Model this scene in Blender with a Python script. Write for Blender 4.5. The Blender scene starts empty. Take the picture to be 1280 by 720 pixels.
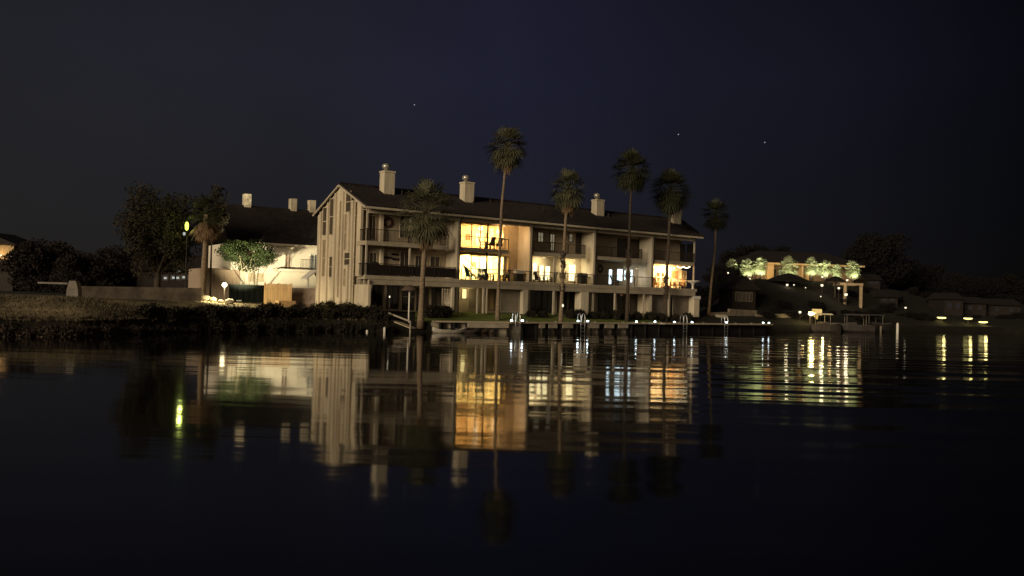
import bpy, math, random
from mathutils import Vector, Matrix, Euler
S = bpy.context.scene
COL = S.collection
rad = math.radians
# ------------------------------------------------------------------ camera
FPX, ROLL, PITCH, CH = 1090.0, rad(1.65), math.atan(13 / 1090.0), 2.77
_R, _U, _F = Vector((1, 0, 0)), Vector((0, -math.sin(PITCH), math.cos(PITCH))), Vector((0, math.cos(PITCH), math.sin(PITCH)))
CR = _R * math.cos(ROLL) + _U * math.sin(ROLL)
CU = -_R * math.sin(ROLL) + _U * math.cos(ROLL)
CAMP = Vector((0, 0, CH))
cd = bpy.data.cameras.new('camera'); cam = bpy.data.objects.new('camera', cd); COL.objects.link(cam)
cd.sensor_width = 36; cd.lens = 36 * FPX / 1280; cd.clip_start = 0.1; cd.clip_end = 5000
cam.matrix_world = Matrix(((CR.x, CU.x, -_F.x, 0), (CR.y, CU.y, -_F.y, 0), (CR.z, CU.z, -_F.z, CH), (0, 0, 0, 1)))
S.camera = cam
# ------------------------------------------------------------------ world, sun, exposure
SUN_EL = rad(13); SUN_AZ = Vector((-0.55, -0.835))            # where the glow comes from (behind and left of the viewer)
w = bpy.data.worlds.new('World'); S.world = w; w.use_nodes = True
nt = w.node_tree; nt.nodes.clear(); N = nt.nodes.new; L = nt.links.new
out = N('ShaderNodeOutputWorld'); add = N('ShaderNodeAddShader'); b1 = N('ShaderNodeBackground'); b2 = N('ShaderNodeBackground')
sky = N('ShaderNodeTexSky'); sky.sky_type = 'NISHITA'; sky.sun_disc = False; sky.sun_elevation = SUN_EL
sky.sun_rotation = math.atan2(SUN_AZ.x, SUN_AZ.y); L(sky.outputs[0], b1.inputs[0]); b1.inputs[1].default_value = 0.00015
tc = N('ShaderNodeTexCoord'); sx = N('ShaderNodeSeparateXYZ'); L(tc.outputs['Generated'], sx.inputs[0])
r1 = N('ShaderNodeValToRGB'); L(sx.outputs['Z'], r1.inputs[0])
e = r1.color_ramp.elements; e[0].position = 0.0; e[0].color = (.0135, .0112, .0118, 1); e[1].position = .42; e[1].color = (.0085, .0083, .0148, 1)
k = e.new(.07); k.color = (.0132, .0130, .0170, 1); k = e.new(.24); k.color = (.0136, .0138, .0235, 1)
r2 = N('ShaderNodeValToRGB'); mr = N('ShaderNodeMapRange'); L(sx.outputs['X'], mr.inputs[0]); mr.inputs[1].default_value = -.6; mr.inputs[2].default_value = .6; L(mr.outputs[0], r2.inputs[0])
e = r2.color_ramp.elements; e[0].position = 0.0; e[0].color = (1.14, 1.14, .86, 1); e[1].position = .92; e[1].color = (.16, .16, .17, 1)
k = e.new(.30); k.color = (1.05, 1.05, .95, 1); k = e.new(.49); k.color = (1.02, 1.04, 1.30, 1); k = e.new(.70); k.color = (.58, .58, .66, 1)
mx = N('ShaderNodeVectorMath'); mx.operation = 'MULTIPLY'; L(r1.outputs[0], mx.inputs[0]); L(r2.outputs[0], mx.inputs[1])
sn = N('ShaderNodeTexNoise'); sn.inputs['Scale'].default_value = 2.2; sn.inputs['Detail'].default_value = 4; L(tc.outputs['Generated'], sn.inputs['Vector'])
sr = N('ShaderNodeMapRange'); L(sn.outputs['Fac'], sr.inputs[0]); sr.inputs[1].default_value = .3; sr.inputs[2].default_value = .7; sr.inputs[3].default_value = .84; sr.inputs[4].default_value = 1.16
sv = N('ShaderNodeVectorMath'); sv.operation = 'SCALE'; L(mx.outputs[0], sv.inputs[0]); L(sr.outputs[0], sv.inputs['Scale']); mx = sv          # thin uneven night haze
L(mx.outputs[0], b2.inputs[0]); b2.inputs[1].default_value = 1.0
b3 = N('ShaderNodeBackground'); b3.inputs[0].default_value = (1.0, .76, .50, 1)          # added warm fill from behind the viewer, lifts the shaded recesses
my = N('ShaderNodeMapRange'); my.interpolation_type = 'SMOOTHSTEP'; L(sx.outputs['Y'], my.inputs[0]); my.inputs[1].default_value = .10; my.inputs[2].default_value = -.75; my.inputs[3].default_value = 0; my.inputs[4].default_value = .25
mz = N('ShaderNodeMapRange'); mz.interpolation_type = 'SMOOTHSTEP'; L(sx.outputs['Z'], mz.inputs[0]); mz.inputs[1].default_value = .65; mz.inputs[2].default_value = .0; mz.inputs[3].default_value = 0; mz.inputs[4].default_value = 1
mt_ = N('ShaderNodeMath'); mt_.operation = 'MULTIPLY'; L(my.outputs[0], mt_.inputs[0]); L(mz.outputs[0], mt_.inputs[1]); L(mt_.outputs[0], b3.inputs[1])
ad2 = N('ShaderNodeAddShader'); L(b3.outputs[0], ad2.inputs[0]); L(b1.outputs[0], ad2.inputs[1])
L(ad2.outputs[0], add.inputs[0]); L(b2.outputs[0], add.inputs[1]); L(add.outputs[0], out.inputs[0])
sd = bpy.data.lights.new('sun', 'SUN'); sun = bpy.data.objects.new('sun', sd); COL.objects.link(sun)
sd.energy = 2.05; sd.angle = rad(22); sd.color = (1.0, 0.81, 0.56)
tosun = Vector((SUN_AZ.x * math.cos(SUN_EL), SUN_AZ.y * math.cos(SUN_EL), math.sin(SUN_EL)))
sun.rotation_euler = tosun.to_track_quat('Z', 'Y').to_euler()
S.view_settings.view_transform = 'Standard'; S.view_settings.look = 'None'; S.view_settings.exposure = 0; S.view_settings.gamma = 1
S.view_settings.use_curve_mapping = False
S.render.engine = 'CYCLES'; S.cycles.max_bounces = 8; S.cycles.sample_clamp_indirect = 6; S.cycles.caustics_reflective = False; S.cycles.caustics_refractive = False
S.cycles.use_denoising = True
# ------------------------------------------------------------------ picture -> place
def ray(px, py):
    return _F + CR * ((px - 640) / FPX) - CU * ((py - 360) / FPX)
def at(px, py, D):
    r = ray(px, py); return CAMP + r * (D / r.y)
def x0of(x, y): return FPX * x / y
SH = [(-2600, 30), (-1300, 38), (-640, 46), (-540, 48), (-390, 57), (-240, 63.6), (-165, 65), (-98, 66.5), (1, 69.5), (150, 78.5), (308, 89.5), (362, 95), (545, 113), (610, 118), (1300, 130), (2600, 140)]
def lerp_t(tab, x):
    if x <= tab[0][0]: return tab[0][1]
    for (a, va), (b, vb) in zip(tab, tab[1:]):
        if x <= b: return va + (vb - va) * (x - a) / (b - a)
    return tab[-1][1]
def sm(t): t = max(0., min(1., t)); return t * t * (3 - 2 * t)
ZM = [(-1300, 2.0), (-640, 1.9), (-390, 1.8), (-240, 1.5), (0, 1.45), (308, 1.6), (380, 1.9), (1300, 1.6)]
HL = [(235, 0), (300, 5.0), (450, 4.6), (560, 2.6), (700, 1.6), (1300, 3)]
MOUNDS = [(-27.0, 54, .75, 3.4), (-33.5, 53, .35, 4), (-20.5, 57, .4, 3.0), (-24, 52.5, .25, 2.2), (-16.5, 62, .3, 3)]
def zg(x, y):
    if y < 20: return -2
    q = x0of(x, y); t = y - lerp_t(SH, q)
    zs = .8; zm = lerp_t(ZM, q); T = 7 if q > -240 else 14
    if t < 0: return max(-2, -.35 + t * .5)
    if t < .35: return -.35 + (zs + .35) * t / .35
    z = zs + (zm - zs) * sm((t - .35) / T) + lerp_t(HL, q) * sm((t - 9) / 26) * (1 if q > 235 else 0)
    z += 5 * sm((y - 170) / 250)
    for (mx_, my_, a, s) in MOUNDS:
        z += a * math.exp(-((x - mx_) ** 2 + (y - my_) ** 2) / (s * s)) * sm(t / 2.5)
    return z
def ground_hit(px, py, d0=40, d1=260):
    D = d0
    while D < d1:
        p = at(px, py, D)
        if p.y - lerp_t(SH, x0of(p.x, p.y)) > .4 and p.z <= zg(p.x, p.y): return p
        D += .15
    return at(px, py, d1)
def ong(px, D, py=380):
    p = at(px, py, D); return Vector((p.x, p.y, zg(p.x, p.y)))
# ------------------------------------------------------------------ materials
MT = {}
def mat(name, col, rough=.8, var=.25, scale=3., bump=0., bscale=20., spec=.3, metal=0., stretch=(1, 1, 1)):
    if name in MT: return MT[name]
    m = bpy.data.materials.new(name); m.use_nodes = True; t = m.node_tree; p = t.nodes['Principled BSDF']
    p.inputs['Roughness'].default_value = rough; p.inputs['Metallic'].default_value = metal; p.inputs['Specular IOR Level'].default_value = spec
    co = t.nodes.new('ShaderNodeTexCoord'); mp = t.nodes.new('ShaderNodeMapping'); mp.inputs['Scale'].default_value = stretch
    t.links.new(co.outputs['Object'], mp.inputs[0])
    n = t.nodes.new('ShaderNodeTexNoise'); n.inputs['Scale'].default_value = scale; n.inputs['Detail'].default_value = 5; t.links.new(mp.outputs[0], n.inputs['Vector'])
    r = t.nodes.new('ShaderNodeValToRGB'); t.links.new(n.outputs['Fac'], r.inputs[0])
    a, b = r.color_ramp.elements; a.position = .3; b.position = .7
    a.color = (*[max(0, c * (1 - var)) for c in col], 1); b.color = (*[min(1, c * (1 + var)) for c in col], 1)
    t.links.new(r.outputs[0], p.inputs['Base Color'])
    if bump:
        n2 = t.nodes.new('ShaderNodeTexNoise'); n2.inputs['Scale'].default_value = bscale; n2.inputs['Detail'].default_value = 3; t.links.new(mp.outputs[0], n2.inputs['Vector'])
        bp = t.nodes.new('ShaderNodeBump'); bp.inputs['Strength'].default_value = bump; bp.inputs['Distance'].default_value = .05
        t.links.new(n2.outputs['Fac'], bp.inputs['Height']); t.links.new(bp.outputs[0], p.inputs['Normal'])
    MT[name] = m; return m
def leafmat(name, c1, c2, rough=.6, tr=.25):
    m = mat(name, c1, rough, 0, 1.2); t = m.node_tree; p = t.nodes['Principled BSDF']
    r = [n for n in t.nodes if n.type == 'VALTORGB'][0]; r.color_ramp.elements[0].color = (*c1, 1); r.color_ramp.elements[1].color = (*c2, 1)
    return m
def glow(name, col, st, var=0., scale=6., stretch=(1, 1, 1)):
    if name in MT: return MT[name]
    m = bpy.data.materials.new(name); m.use_nodes = True; t = m.node_tree; t.nodes.clear()
    o = t.nodes.new('ShaderNodeOutputMaterial'); em = t.nodes.new('ShaderNodeEmission'); em.inputs[0].default_value = (*col, 1); em.inputs[1].default_value = st
    if var:
        co = t.nodes.new('ShaderNodeTexCoord'); mp = t.nodes.new('ShaderNodeMapping'); mp.inputs['Scale'].default_value = stretch; t.links.new(co.outputs['Object'], mp.inputs[0])
        n = t.nodes.new('ShaderNodeTexNoise'); n.inputs['Scale'].default_value = scale; t.links.new(mp.outputs[0], n.inputs['Vector'])
        q = t.nodes.new('ShaderNodeMapRange'); q.inputs[1].default_value = .3; q.inputs[2].default_value = .7; q.inputs[3].default_value = st * (1 - var); q.inputs[4].default_value = st * (1 + var * .6)
        t.links.new(n.outputs['Fac'], q.inputs[0]); t.links.new(q.outputs[0], em.inputs[1])
    t.links.new(em.outputs[0], o.inputs[0]); MT[name] = m; return m
def glassmat():
    m = bpy.data.materials.new('clear_glass'); m.use_nodes = True; t = m.node_tree; t.nodes.clear()
    o = t.nodes.new('ShaderNodeOutputMaterial'); mi = t.nodes.new('ShaderNodeMixShader'); tr = t.nodes.new('ShaderNodeBsdfTransparent'); g = t.nodes.new('ShaderNodeBsdfGlossy')
    g.inputs['Roughness'].default_value = .03; mi.inputs[0].default_value = .09
    t.links.new(tr.outputs[0], mi.inputs[1]); t.links.new(g.outputs[0], mi.inputs[2]); t.links.new(mi.outputs[0], o.inputs[0]); return m
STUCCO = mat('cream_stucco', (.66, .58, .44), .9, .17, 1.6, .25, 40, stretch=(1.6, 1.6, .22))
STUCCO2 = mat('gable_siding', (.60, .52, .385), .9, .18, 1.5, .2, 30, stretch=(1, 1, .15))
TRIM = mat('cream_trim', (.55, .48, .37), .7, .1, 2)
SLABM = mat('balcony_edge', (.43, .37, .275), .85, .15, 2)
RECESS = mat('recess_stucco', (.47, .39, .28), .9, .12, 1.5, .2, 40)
GREYP = mat('grey_panel', (.26, .22, .17), .9, .15, 1.5)
ROOFM = mat('brown_roof_tile', (.021, .0155, .0150), .85, .45, 2.2, .6, 14)
DARKF = mat('dark_frame', (.03, .025, .02), .5, .2, 3)
BLACKF = mat('black_fabric', (.018, .017, .016), .9, .3, 6, .3, 30)
DGLASS = mat('dark_window_glass', (.030, .024, .018), .12, .2, 3, spec=.5)
CURT = mat('curtained_glass', (.085, .068, .048), .3, .25, 4, stretch=(5, 5, .4))
SLOTM = mat('shadow_band_tan', (.30, .235, .15), .8, .2, 3)  # darker tan that paints shadow bands onto the gable
RAILM = mat('railing_metal', (.030, .024, .020), .5, .2, 4)
GLASS = glassmat()
CHIMM = mat('chimney_stucco', (.62, .54, .40), .9, .18, 1.8, .2, 30, stretch=(2, 2, .3))
GALV = mat('galvanised_metal', (.55, .52, .45), .35, .2, 5, metal=.6)
ROOMM = mat('room_plaster', (.72, .62, .40), .9, .06, 1.)
ROOMW = mat('white_joinery', (.80, .76, .66), .7, .05, 2)
WOODM = mat('stained_wood', (.26, .15, .07), .7, .35, 4, .2, 20, stretch=(4, 4, .5))
TAN = mat('tan_board', (.45, .33, .17), .8, .25, 3, .2, 20, stretch=(6, 6, .4))
FENCEW = mat('cedar_boards', (.60, .40, .19), .8, .3, 3, .3, 18, stretch=(7, 7, .35))
GRASS = leafmat('lawn_grass', (.11, .15, .030), (.20, .24, .058), .95)
BANKM = leafmat('bank_soil', (.007, .006, .004), (.018, .015, .009), 1.0)
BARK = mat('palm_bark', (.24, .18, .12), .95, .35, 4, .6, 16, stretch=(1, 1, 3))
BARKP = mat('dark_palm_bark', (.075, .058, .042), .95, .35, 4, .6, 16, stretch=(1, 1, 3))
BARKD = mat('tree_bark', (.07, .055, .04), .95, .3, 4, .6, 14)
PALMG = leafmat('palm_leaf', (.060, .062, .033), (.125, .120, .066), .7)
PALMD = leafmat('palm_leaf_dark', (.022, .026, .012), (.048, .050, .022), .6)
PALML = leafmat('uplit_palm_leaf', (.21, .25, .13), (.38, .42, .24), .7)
DEAD = leafmat('dead_palm_leaf', (.16, .10, .055), (.27, .18, .10), .8)
LEAFD = leafmat('oak_leaf', (.024, .020, .012), (.046, .038, .022), .95)
LEAFG = leafmat('garden_leaf', (.007, .014, .003), (.028, .044, .009), .85)
LEAFL = leafmat('pale_leaf', (.15, .19, .07), (.28, .31, .14), .6)
BUSHM = leafmat('shore_bush_leaf', (.016, .013, .009), (.036, .029, .018), .9)
BUSHO = leafmat('olive_bush_leaf', (.040, .036, .014), (.085, .072, .028), .8)
FARL = leafmat('far_leaf', (.0040, .0034, .0032), (.0070, .0058, .0052), 1.0); FARB = leafmat('far_brown_leaf', (.016, .011, .010), (.030, .022, .018), 1.0)
CONC = mat('pale_concrete', (.38, .33, .25), .9, .2, 1.5, .3, 20)
CONCD = mat('weathered_concrete', (.21, .17, .125), .95, .3, 1.5, .3, 20)
TIMB = mat('dock_timber', (.46, .38, .27), .85, .3, 3, .3, 18, stretch=(.6, 6, 6))
TARRED = mat('tarred_timber', (.012, .010, .009), .9, .3, 5)
STEEL = mat('polished_steel', (.74, .74, .74), .3, .05, 4, metal=.9)
WHITEP = mat('white_paint', (.78, .74, .66), .5, .06, 3)
DARKG = mat('dark_green_paint', (.010, .013, .011), .95, .2, 3, spec=.05)
ROCK = mat('pale_rock', (.36, .31, .22), .95, .3, 3, .6, 8)
TEAL = mat('teal_plastic', (.05, .36, .36), .5, .1, 4)
WALLW = mat('white_render', (.78, .71, .58), .9, .06, 1.2, .2, 30)
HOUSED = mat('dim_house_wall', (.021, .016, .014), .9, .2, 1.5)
HOUSEO = mat('ochre_house_wall', (.55, .38, .18), .9, .12, 1.5)
W_YEL = glow('lit_window_yellow', (1, .80, .32), 1.5, .25, 3, (3, 3, .4))
W_PALE = glow('lit_window_pale', (1, .84, .43), 2.9, .25, 3, (5, 5, .4))
W_DIM = glow('lit_window_dim', (1, .82, .52), .22, .5, 5, (5, 5, .6))
W_BLUE = glow('lit_window_bluish', (.72, .92, 1), 2.5, .25, 3, (4, 4, .5))
W_ORG = glow('lit_window_orange', (1, .55, .16), .95, .25, 3)
BULB = glow('warm_bulb', (1, .80, .45), 5); BULBW = glow('cool_led', (.78, .93, 1), 16); DIMB = glow('dim_bulb', (1, .8, .45), 1.2); BULBY = glow('yellow_lamp', (1, .86, .30), 9)
FLOODM = glow('flood_lens', (1, .84, .45), 9); GREENL = glow('greenish_lamp', (.78, .95, .10), 3.0); STARM = glow('star_light', (.75, .85, 1), .5); WINW = glow('far_white_window', (.85, .90, .85), .55)
SMALLW = glow('small_white_lamp', (1, .86, .60), 1.5)
# ------------------------------------------------------------------ mesh helper
class MB:
    def __init__(s): s.v = []; s.f = []
    def add(s, vs, fs):
        o = len(s.v); s.v += [tuple(v) for v in vs]; s.f += [tuple(i + o for i in f) for f in fs]; return s
    def box(s, x0, x1, y0, y1, z0, z1):
        return s.add([(x0, y0, z0), (x1, y0, z0), (x1, y1, z0), (x0, y1, z0), (x0, y0, z1), (x1, y0, z1), (x1, y1, z1), (x0, y1, z1)],
                     [(3, 2, 1, 0), (4, 5, 6, 7), (0, 1, 5, 4), (1, 2, 6, 5), (2, 3, 7, 6), (3, 0, 4, 7)])
    def prism(s, poly, axis, a, b):
        n = len(poly)
        def P(q, t): return {'x': (t, q[0], q[1]), 'y': (q[0], t, q[1]), 'z': (q[0], q[1], t)}[axis]
        return s.add([P(q, a) for q in poly] + [P(q, b) for q in poly], [tuple(range(n))[::-1], tuple(range(n, 2 * n))] + [(i, (i + 1) % n, n + (i + 1) % n, n + i) for i in range(n)])
    def tube(s, pts, rs, n=8, cap=True):
        pts = [Vector(p) for p in pts]
        if not isinstance(rs, (list, tuple)): rs = [rs] * len(pts)
        o = len(s.v); prev = None
        for i, p in enumerate(pts):
            d = (pts[min(i + 1, len(pts) - 1)] - pts[max(i - 1, 0)]).normalized()
            if prev is None: a = d.orthogonal().normalized()
            else: a = (prev - d * prev.dot(d)).normalized()
            prev = a; b = d.cross(a)
            for j in range(n):
                t = 2 * math.pi * j / n; s.v.append(tuple(p + (a * math.cos(t) + b * math.sin(t)) * rs[i]))
        for i in range(len(pts) - 1):
            for j in range(n):
                s.f.append((o + i * n + j, o + i * n + (j + 1) % n, o + (i + 1) * n + (j + 1) % n, o + (i + 1) * n + j))
        if cap: s.f.append(tuple(o + j for j in range(n))[::-1]); s.f.append(tuple(o + (len(pts) - 1) * n + j for j in range(n)))
        return s
    def lathe(s, prof, n=12, c=(0, 0, 0)):
        return s.tube([(c[0], c[1], c[2] + z) for r, z in prof], [max(r, .002) for r, z in prof], n)
    def blob(s, c, rx, ry, rz, rnd=None, jit=.15, nu=10, nv=7):
        o = len(s.v)
        for i in range(nv + 1):
            for j in range(nu):
                th = math.pi * i / nv; ph = 2 * math.pi * j / nu; k_ = 1 + (rnd.uniform(-jit, jit) if rnd else 0)
                s.v.append((c[0] + rx * k_ * math.sin(th) * math.cos(ph), c[1] + ry * k_ * math.sin(th) * math.sin(ph), c[2] + rz * k_ * math.cos(th)))
        for i in range(nv):
            for j in range(nu): s.f.append((o + i * nu + j, o + (i + 1) * nu + j, o + (i + 1) * nu + (j + 1) % nu, o + i * nu + (j + 1) % nu))
        return s
    def build(s, name, m, parent=None, smooth=False):
        me = bpy.data.meshes.new(name); me.from_pydata(s.v, [], s.f); me.update()
        if smooth:
            for p in me.polygons: p.use_smooth = True
        if m: me.materials.append(m)
        o = bpy.data.objects.new(name, me); COL.objects.link(o)
        if parent: o.parent = parent
        return o
def box(*a): return MB().box(*a)
def tag(o, label=None, cat=None, group=None, kind=None):
    if label: o['label'] = label
    if cat: o['category'] = cat
    if group: o['group'] = group
    if kind: o['kind'] = kind
    return o
def thing(name, label, cat, loc=(0, 0, 0), rz=0, group=None):
    o = bpy.data.objects.new(name, None); COL.objects.link(o); o.location = loc; o.rotation_euler = (0, 0, rz); o.empty_display_size = .2
    return tag(o, label, cat, group)
def dup(o, loc=None, rz=None, label=None, sc=None, parent=None):
    c = o.copy(); COL.objects.link(c)
    if parent: c.parent = parent
    if loc is not None: c.location = loc
    if rz is not None: c.rotation_euler = (0, 0, rz)
    if sc: c.scale = (sc,) * 3 if not isinstance(sc, tuple) else sc
    if label: c['label'] = label
    for ch in list(o.children): dup(ch, parent=c)
    return c
def lamp(loc, col, energy, r=.08, typ='POINT', aim=None, angle=120, name='lamp_light', blend=.6):
    d = bpy.data.lights.new(name, typ); d.energy = energy; d.color = col; d.shadow_soft_size = r
    o = bpy.data.objects.new(name, d); COL.objects.link(o); o.location = loc
    if typ == 'SPOT':
        d.spot_size = rad(angle); d.spot_blend = blend; o.rotation_euler = (Vector(aim) - Vector(loc)).to_track_quat('-Z', 'Y').to_euler()
    return o
class Frame:
    def __init__(s, o, rz):
        s.o = Vector(o); s.rz = rz; s.d = Vector((math.cos(rz), math.sin(rz), 0)); s.g = Vector((-math.sin(rz), math.cos(rz), 0))
    def pw(s, px, py, w):                      # the point of plane w seen at a pixel -> (u, z)
        r = ray(px, py); t = (w - (CAMP - s.o).dot(s.g)) / r.dot(s.g); p = CAMP + r * t - s.o; return p.dot(s.d), p.z
    def pu(s, px, py, u):                      # the point of plane u -> (w, z)
        r = ray(px, py); t = (u - (CAMP - s.o).dot(s.d)) / r.dot(s.d); p = CAMP + r * t - s.o; return p.dot(s.g), p.z
    def W(s, u, w, z): return s.o + s.d * u + s.g * w + Vector((0, 0, z))
# ------------------------------------------------------------------ water and ground
wm = bpy.data.materials.new('lake_water'); wm.use_nodes = True; t = wm.node_tree; p = t.nodes['Principled BSDF']
p.inputs['Base Color'].default_value = (.0035, .0040, .0055, 1); p.inputs['Roughness'].default_value = .062; p.inputs['IOR'].default_value = 1.33
co = t.nodes.new('ShaderNodeTexCoord')
def noise_h(scale_xyz, sc, det, amp, rot=0):
    mp = t.nodes.new('ShaderNodeMapping'); mp.inputs['Scale'].default_value = scale_xyz; mp.inputs['Rotation'].default_value = (0, 0, rot); t.links.new(co.outputs['Object'], mp.inputs[0])
    n = t.nodes.new('ShaderNodeTexNoise'); n.inputs['Scale'].default_value = sc; n.inputs['Detail'].default_value = det; t.links.new(mp.outputs[0], n.inputs['Vector'])
    q = t.nodes.new('ShaderNodeMath'); q.operation = 'MULTIPLY'; t.links.new(n.outputs['Fac'], q.inputs[0]); q.inputs[1].default_value = amp; return q.outputs[0]
def addn(a, b):
    q = t.nodes.new('ShaderNodeMath'); q.operation = 'ADD'; t.links.new(a, q.inputs[0]); t.links.new(b, q.inputs[1]); return q.outputs[0]
h1 = noise_h((.22, 1, 1), 1.1, 2, .0078, rad(6))
pn = noise_h((.35, 1, 1), .07, 2, 1.0, rad(15)); pm_ = t.nodes.new('ShaderNodeMapRange'); t.links.new(pn, pm_.inputs[0]); pm_.inputs[1].default_value = .38; pm_.inputs[2].default_value = .62; pm_.inputs[3].default_value = .35; pm_.inputs[4].default_value = 1.35
px_ = t.nodes.new('ShaderNodeMath'); px_.operation = 'MULTIPLY'; t.links.new(h1, px_.inputs[0]); t.links.new(pm_.outputs[0], px_.inputs[1]); h1 = px_.outputs[0]          # ruffled and calm patches
h2 = noise_h((.16, 1, 1), .36, 1, .105, rad(-7))
sp = t.nodes.new('ShaderNodeSeparateXYZ'); t.links.new(co.outputs['Object'], sp.inputs[0])
mk = t.nodes.new('ShaderNodeMapRange'); t.links.new(sp.outputs['X'], mk.inputs[0]); mk.inputs[1].default_value = -3; mk.inputs[2].default_value = 12; mk.inputs[3].default_value = .18; mk.inputs[4].default_value = 1.0
mm = t.nodes.new('ShaderNodeMath'); mm.operation = 'MULTIPLY'; t.links.new(h2, mm.inputs[0]); t.links.new(mk.outputs[0], mm.inputs[1])
bp = t.nodes.new('ShaderNodeBump'); bp.inputs['Strength'].default_value = 1; bp.inputs['Distance'].default_value = 1
t.links.new(addn(h1, mm.outputs[0]), bp.inputs['Height']); t.links.new(bp.outputs[0], p.inputs['Normal'])
tag(MB().add([(-1500, -300, 0), (1500, -300, 0), (1500, 1500, 0), (-1500, 1500, 0)], [(0, 1, 2, 3)]).build('water', wm), 'dark calm lake water mirroring the lit houses', 'water', kind='structure')
gm = MB(); cols = []
q = -2600
while q <= 2600: cols.append(q); q += 12 if -700 < q < 700 else 60
offs = [-6, -2, 0, .1, .35, .8, 1.4, 2, 2.7, 3.5, 4.4, 5.5, 6.8, 8, 9.5, 11, 12.5, 14, 16, 18, 20, 23, 26, 30, 35, 42, 50, 65, 85, 110, 150, 200, 300, 450, 700, 1200]
rg = random.Random(5)
for q in cols:
    for o_ in offs:
        y = lerp_t(SH, q) + o_; x = q / FPX * y; gm.v.append((x, y, zg(x, y) + (rg.uniform(-.05, .05) if 1 < o_ < 60 and not -110 < q < 330 else 0)))
n_ = len(offs)
for i in range(len(cols) - 1):
    for j in range(n_ - 1): gm.f.append((i * n_ + j, (i + 1) * n_ + j, (i + 1) * n_ + j + 1, i * n_ + j + 1))
tag(gm.build('ground', BANKM, smooth=True), 'dark bare earth bank and land around the lake', 'ground', kind='structure')
lm = MB(); cols = list(range(-120, 190, 6)); offs = [.3, .6, 1, 1.6, 2.2, 3, 4, 5, 6.2, 7.5]
for q in cols:
    for o_ in offs:
        y = lerp_t(SH, q) + o_; x = q / FPX * y; lm.v.append((x, y, zg(x, y) + .015))
n_ = len(offs)
for i in range(len(cols) - 1):
    for j in range(n_ - 1): lm.f.append((i * n_ + j, (i + 1) * n_ + j, (i + 1) * n_ + j + 1, i * n_ + j + 1))
tag(lm.build('lawn', GRASS, smooth=True), 'short green lawn between the flats and the seawall', 'lawn', kind='structure')
# ------------------------------------------------------------------ the apartment row
G = 1.45
BF = Frame((-11.33, 67.5, 0), math.atan2(.575, .818))
bld = thing('apartment_row', 'long three storey cream apartment row with tiled gable roof, chimneys and lit balconies', 'apartment building', BF.o + Vector((0, 0, G)), BF.rz)
U = [0, 8.34, 15.77, 23.1, 30.5, 36.4]; RW = 1.8; ZF2, ZF3, ZE = 4.17 - G, 6.93 - G, 9.43 - G; WB = 9.2; WR = 4.6; ZR = 11.55 - G
def pb(m, name, mt, par=None, smooth=False, label=None):
    o = m.build(name, mt, par or bld, smooth)
    if label: o['label'] = label
    return o
def bw(px, py, w_): u, z = BF.pw(px, py, w_); return u, z - G
def bu(px, py, u_): a, z = BF.pu(px, py, u_); return a, z - G
slope = (ZR - ZE) / (WR + .1)
# back wall and the recess wall (unit 2 upper floors are open rooms)
pb(box(0.15, 36.25, WB - .2, WB, 0, ZE), 'wall', STUCCO)
O2 = [bw(637, 330, RW)[0], bw(637, 295, RW)[0]]
rw = MB()
rw.box(.15, U[1], RW, RW + .2, 0, ZE + .1); rw.box(U[1], U[2], RW, RW + .2, 0, ZF2 - .05); rw.box(U[2], 36.1, RW, RW + .2, 0, ZE + .1)
rw.box(O2[0], U[2], RW, RW + .2, ZF2 - .05, ZF3 - .25); rw.box(O2[1], U[2], RW, RW + .2, ZF3 - .25, ZE + .1)
rw.box(U[1], O2[0], RW, RW + .2, ZF3 - .45, ZF3 - .05); rw.box(U[1], O2[1], RW, RW + .2, ZE - .28, ZE + .1)
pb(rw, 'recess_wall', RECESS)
# gable end: low right-hand wing and projecting main panel
wl = bu(451, 280, 0)[0]; wm_ = bu(441, 250, 0)[0]
roofz = lambda w_: ZE + slope * (WR + .1 - abs(w_ - WR)) - .1
pb(MB().prism([(wl, ZF2), (wm_, ZF2), (wm_, roofz(wm_)), (wl, roofz(wl))], 'x', 0, .2), 'end_wall', STUCCO2)
pb(MB().prism([(2.2, 0), (wm_, 0), (wm_, ZF2), (2.2, ZF2)], 'x', 0, .2), 'end_wall', STUCCO2)
pb(MB().prism([(wm_ + .002, 0), (WB, 0), (WB, roofz(WB)), (WR, roofz(WR)), (wm_ + .002, roofz(wm_))], 'x', -.28, .15), 'gable_wall', STUCCO2)
pb(MB().prism([(RW, 0), (WB, 0), (WB, ZE), (RW, ZE)], 'x', 36.2, 36.4), 'end_wall', STUCCO)
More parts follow.
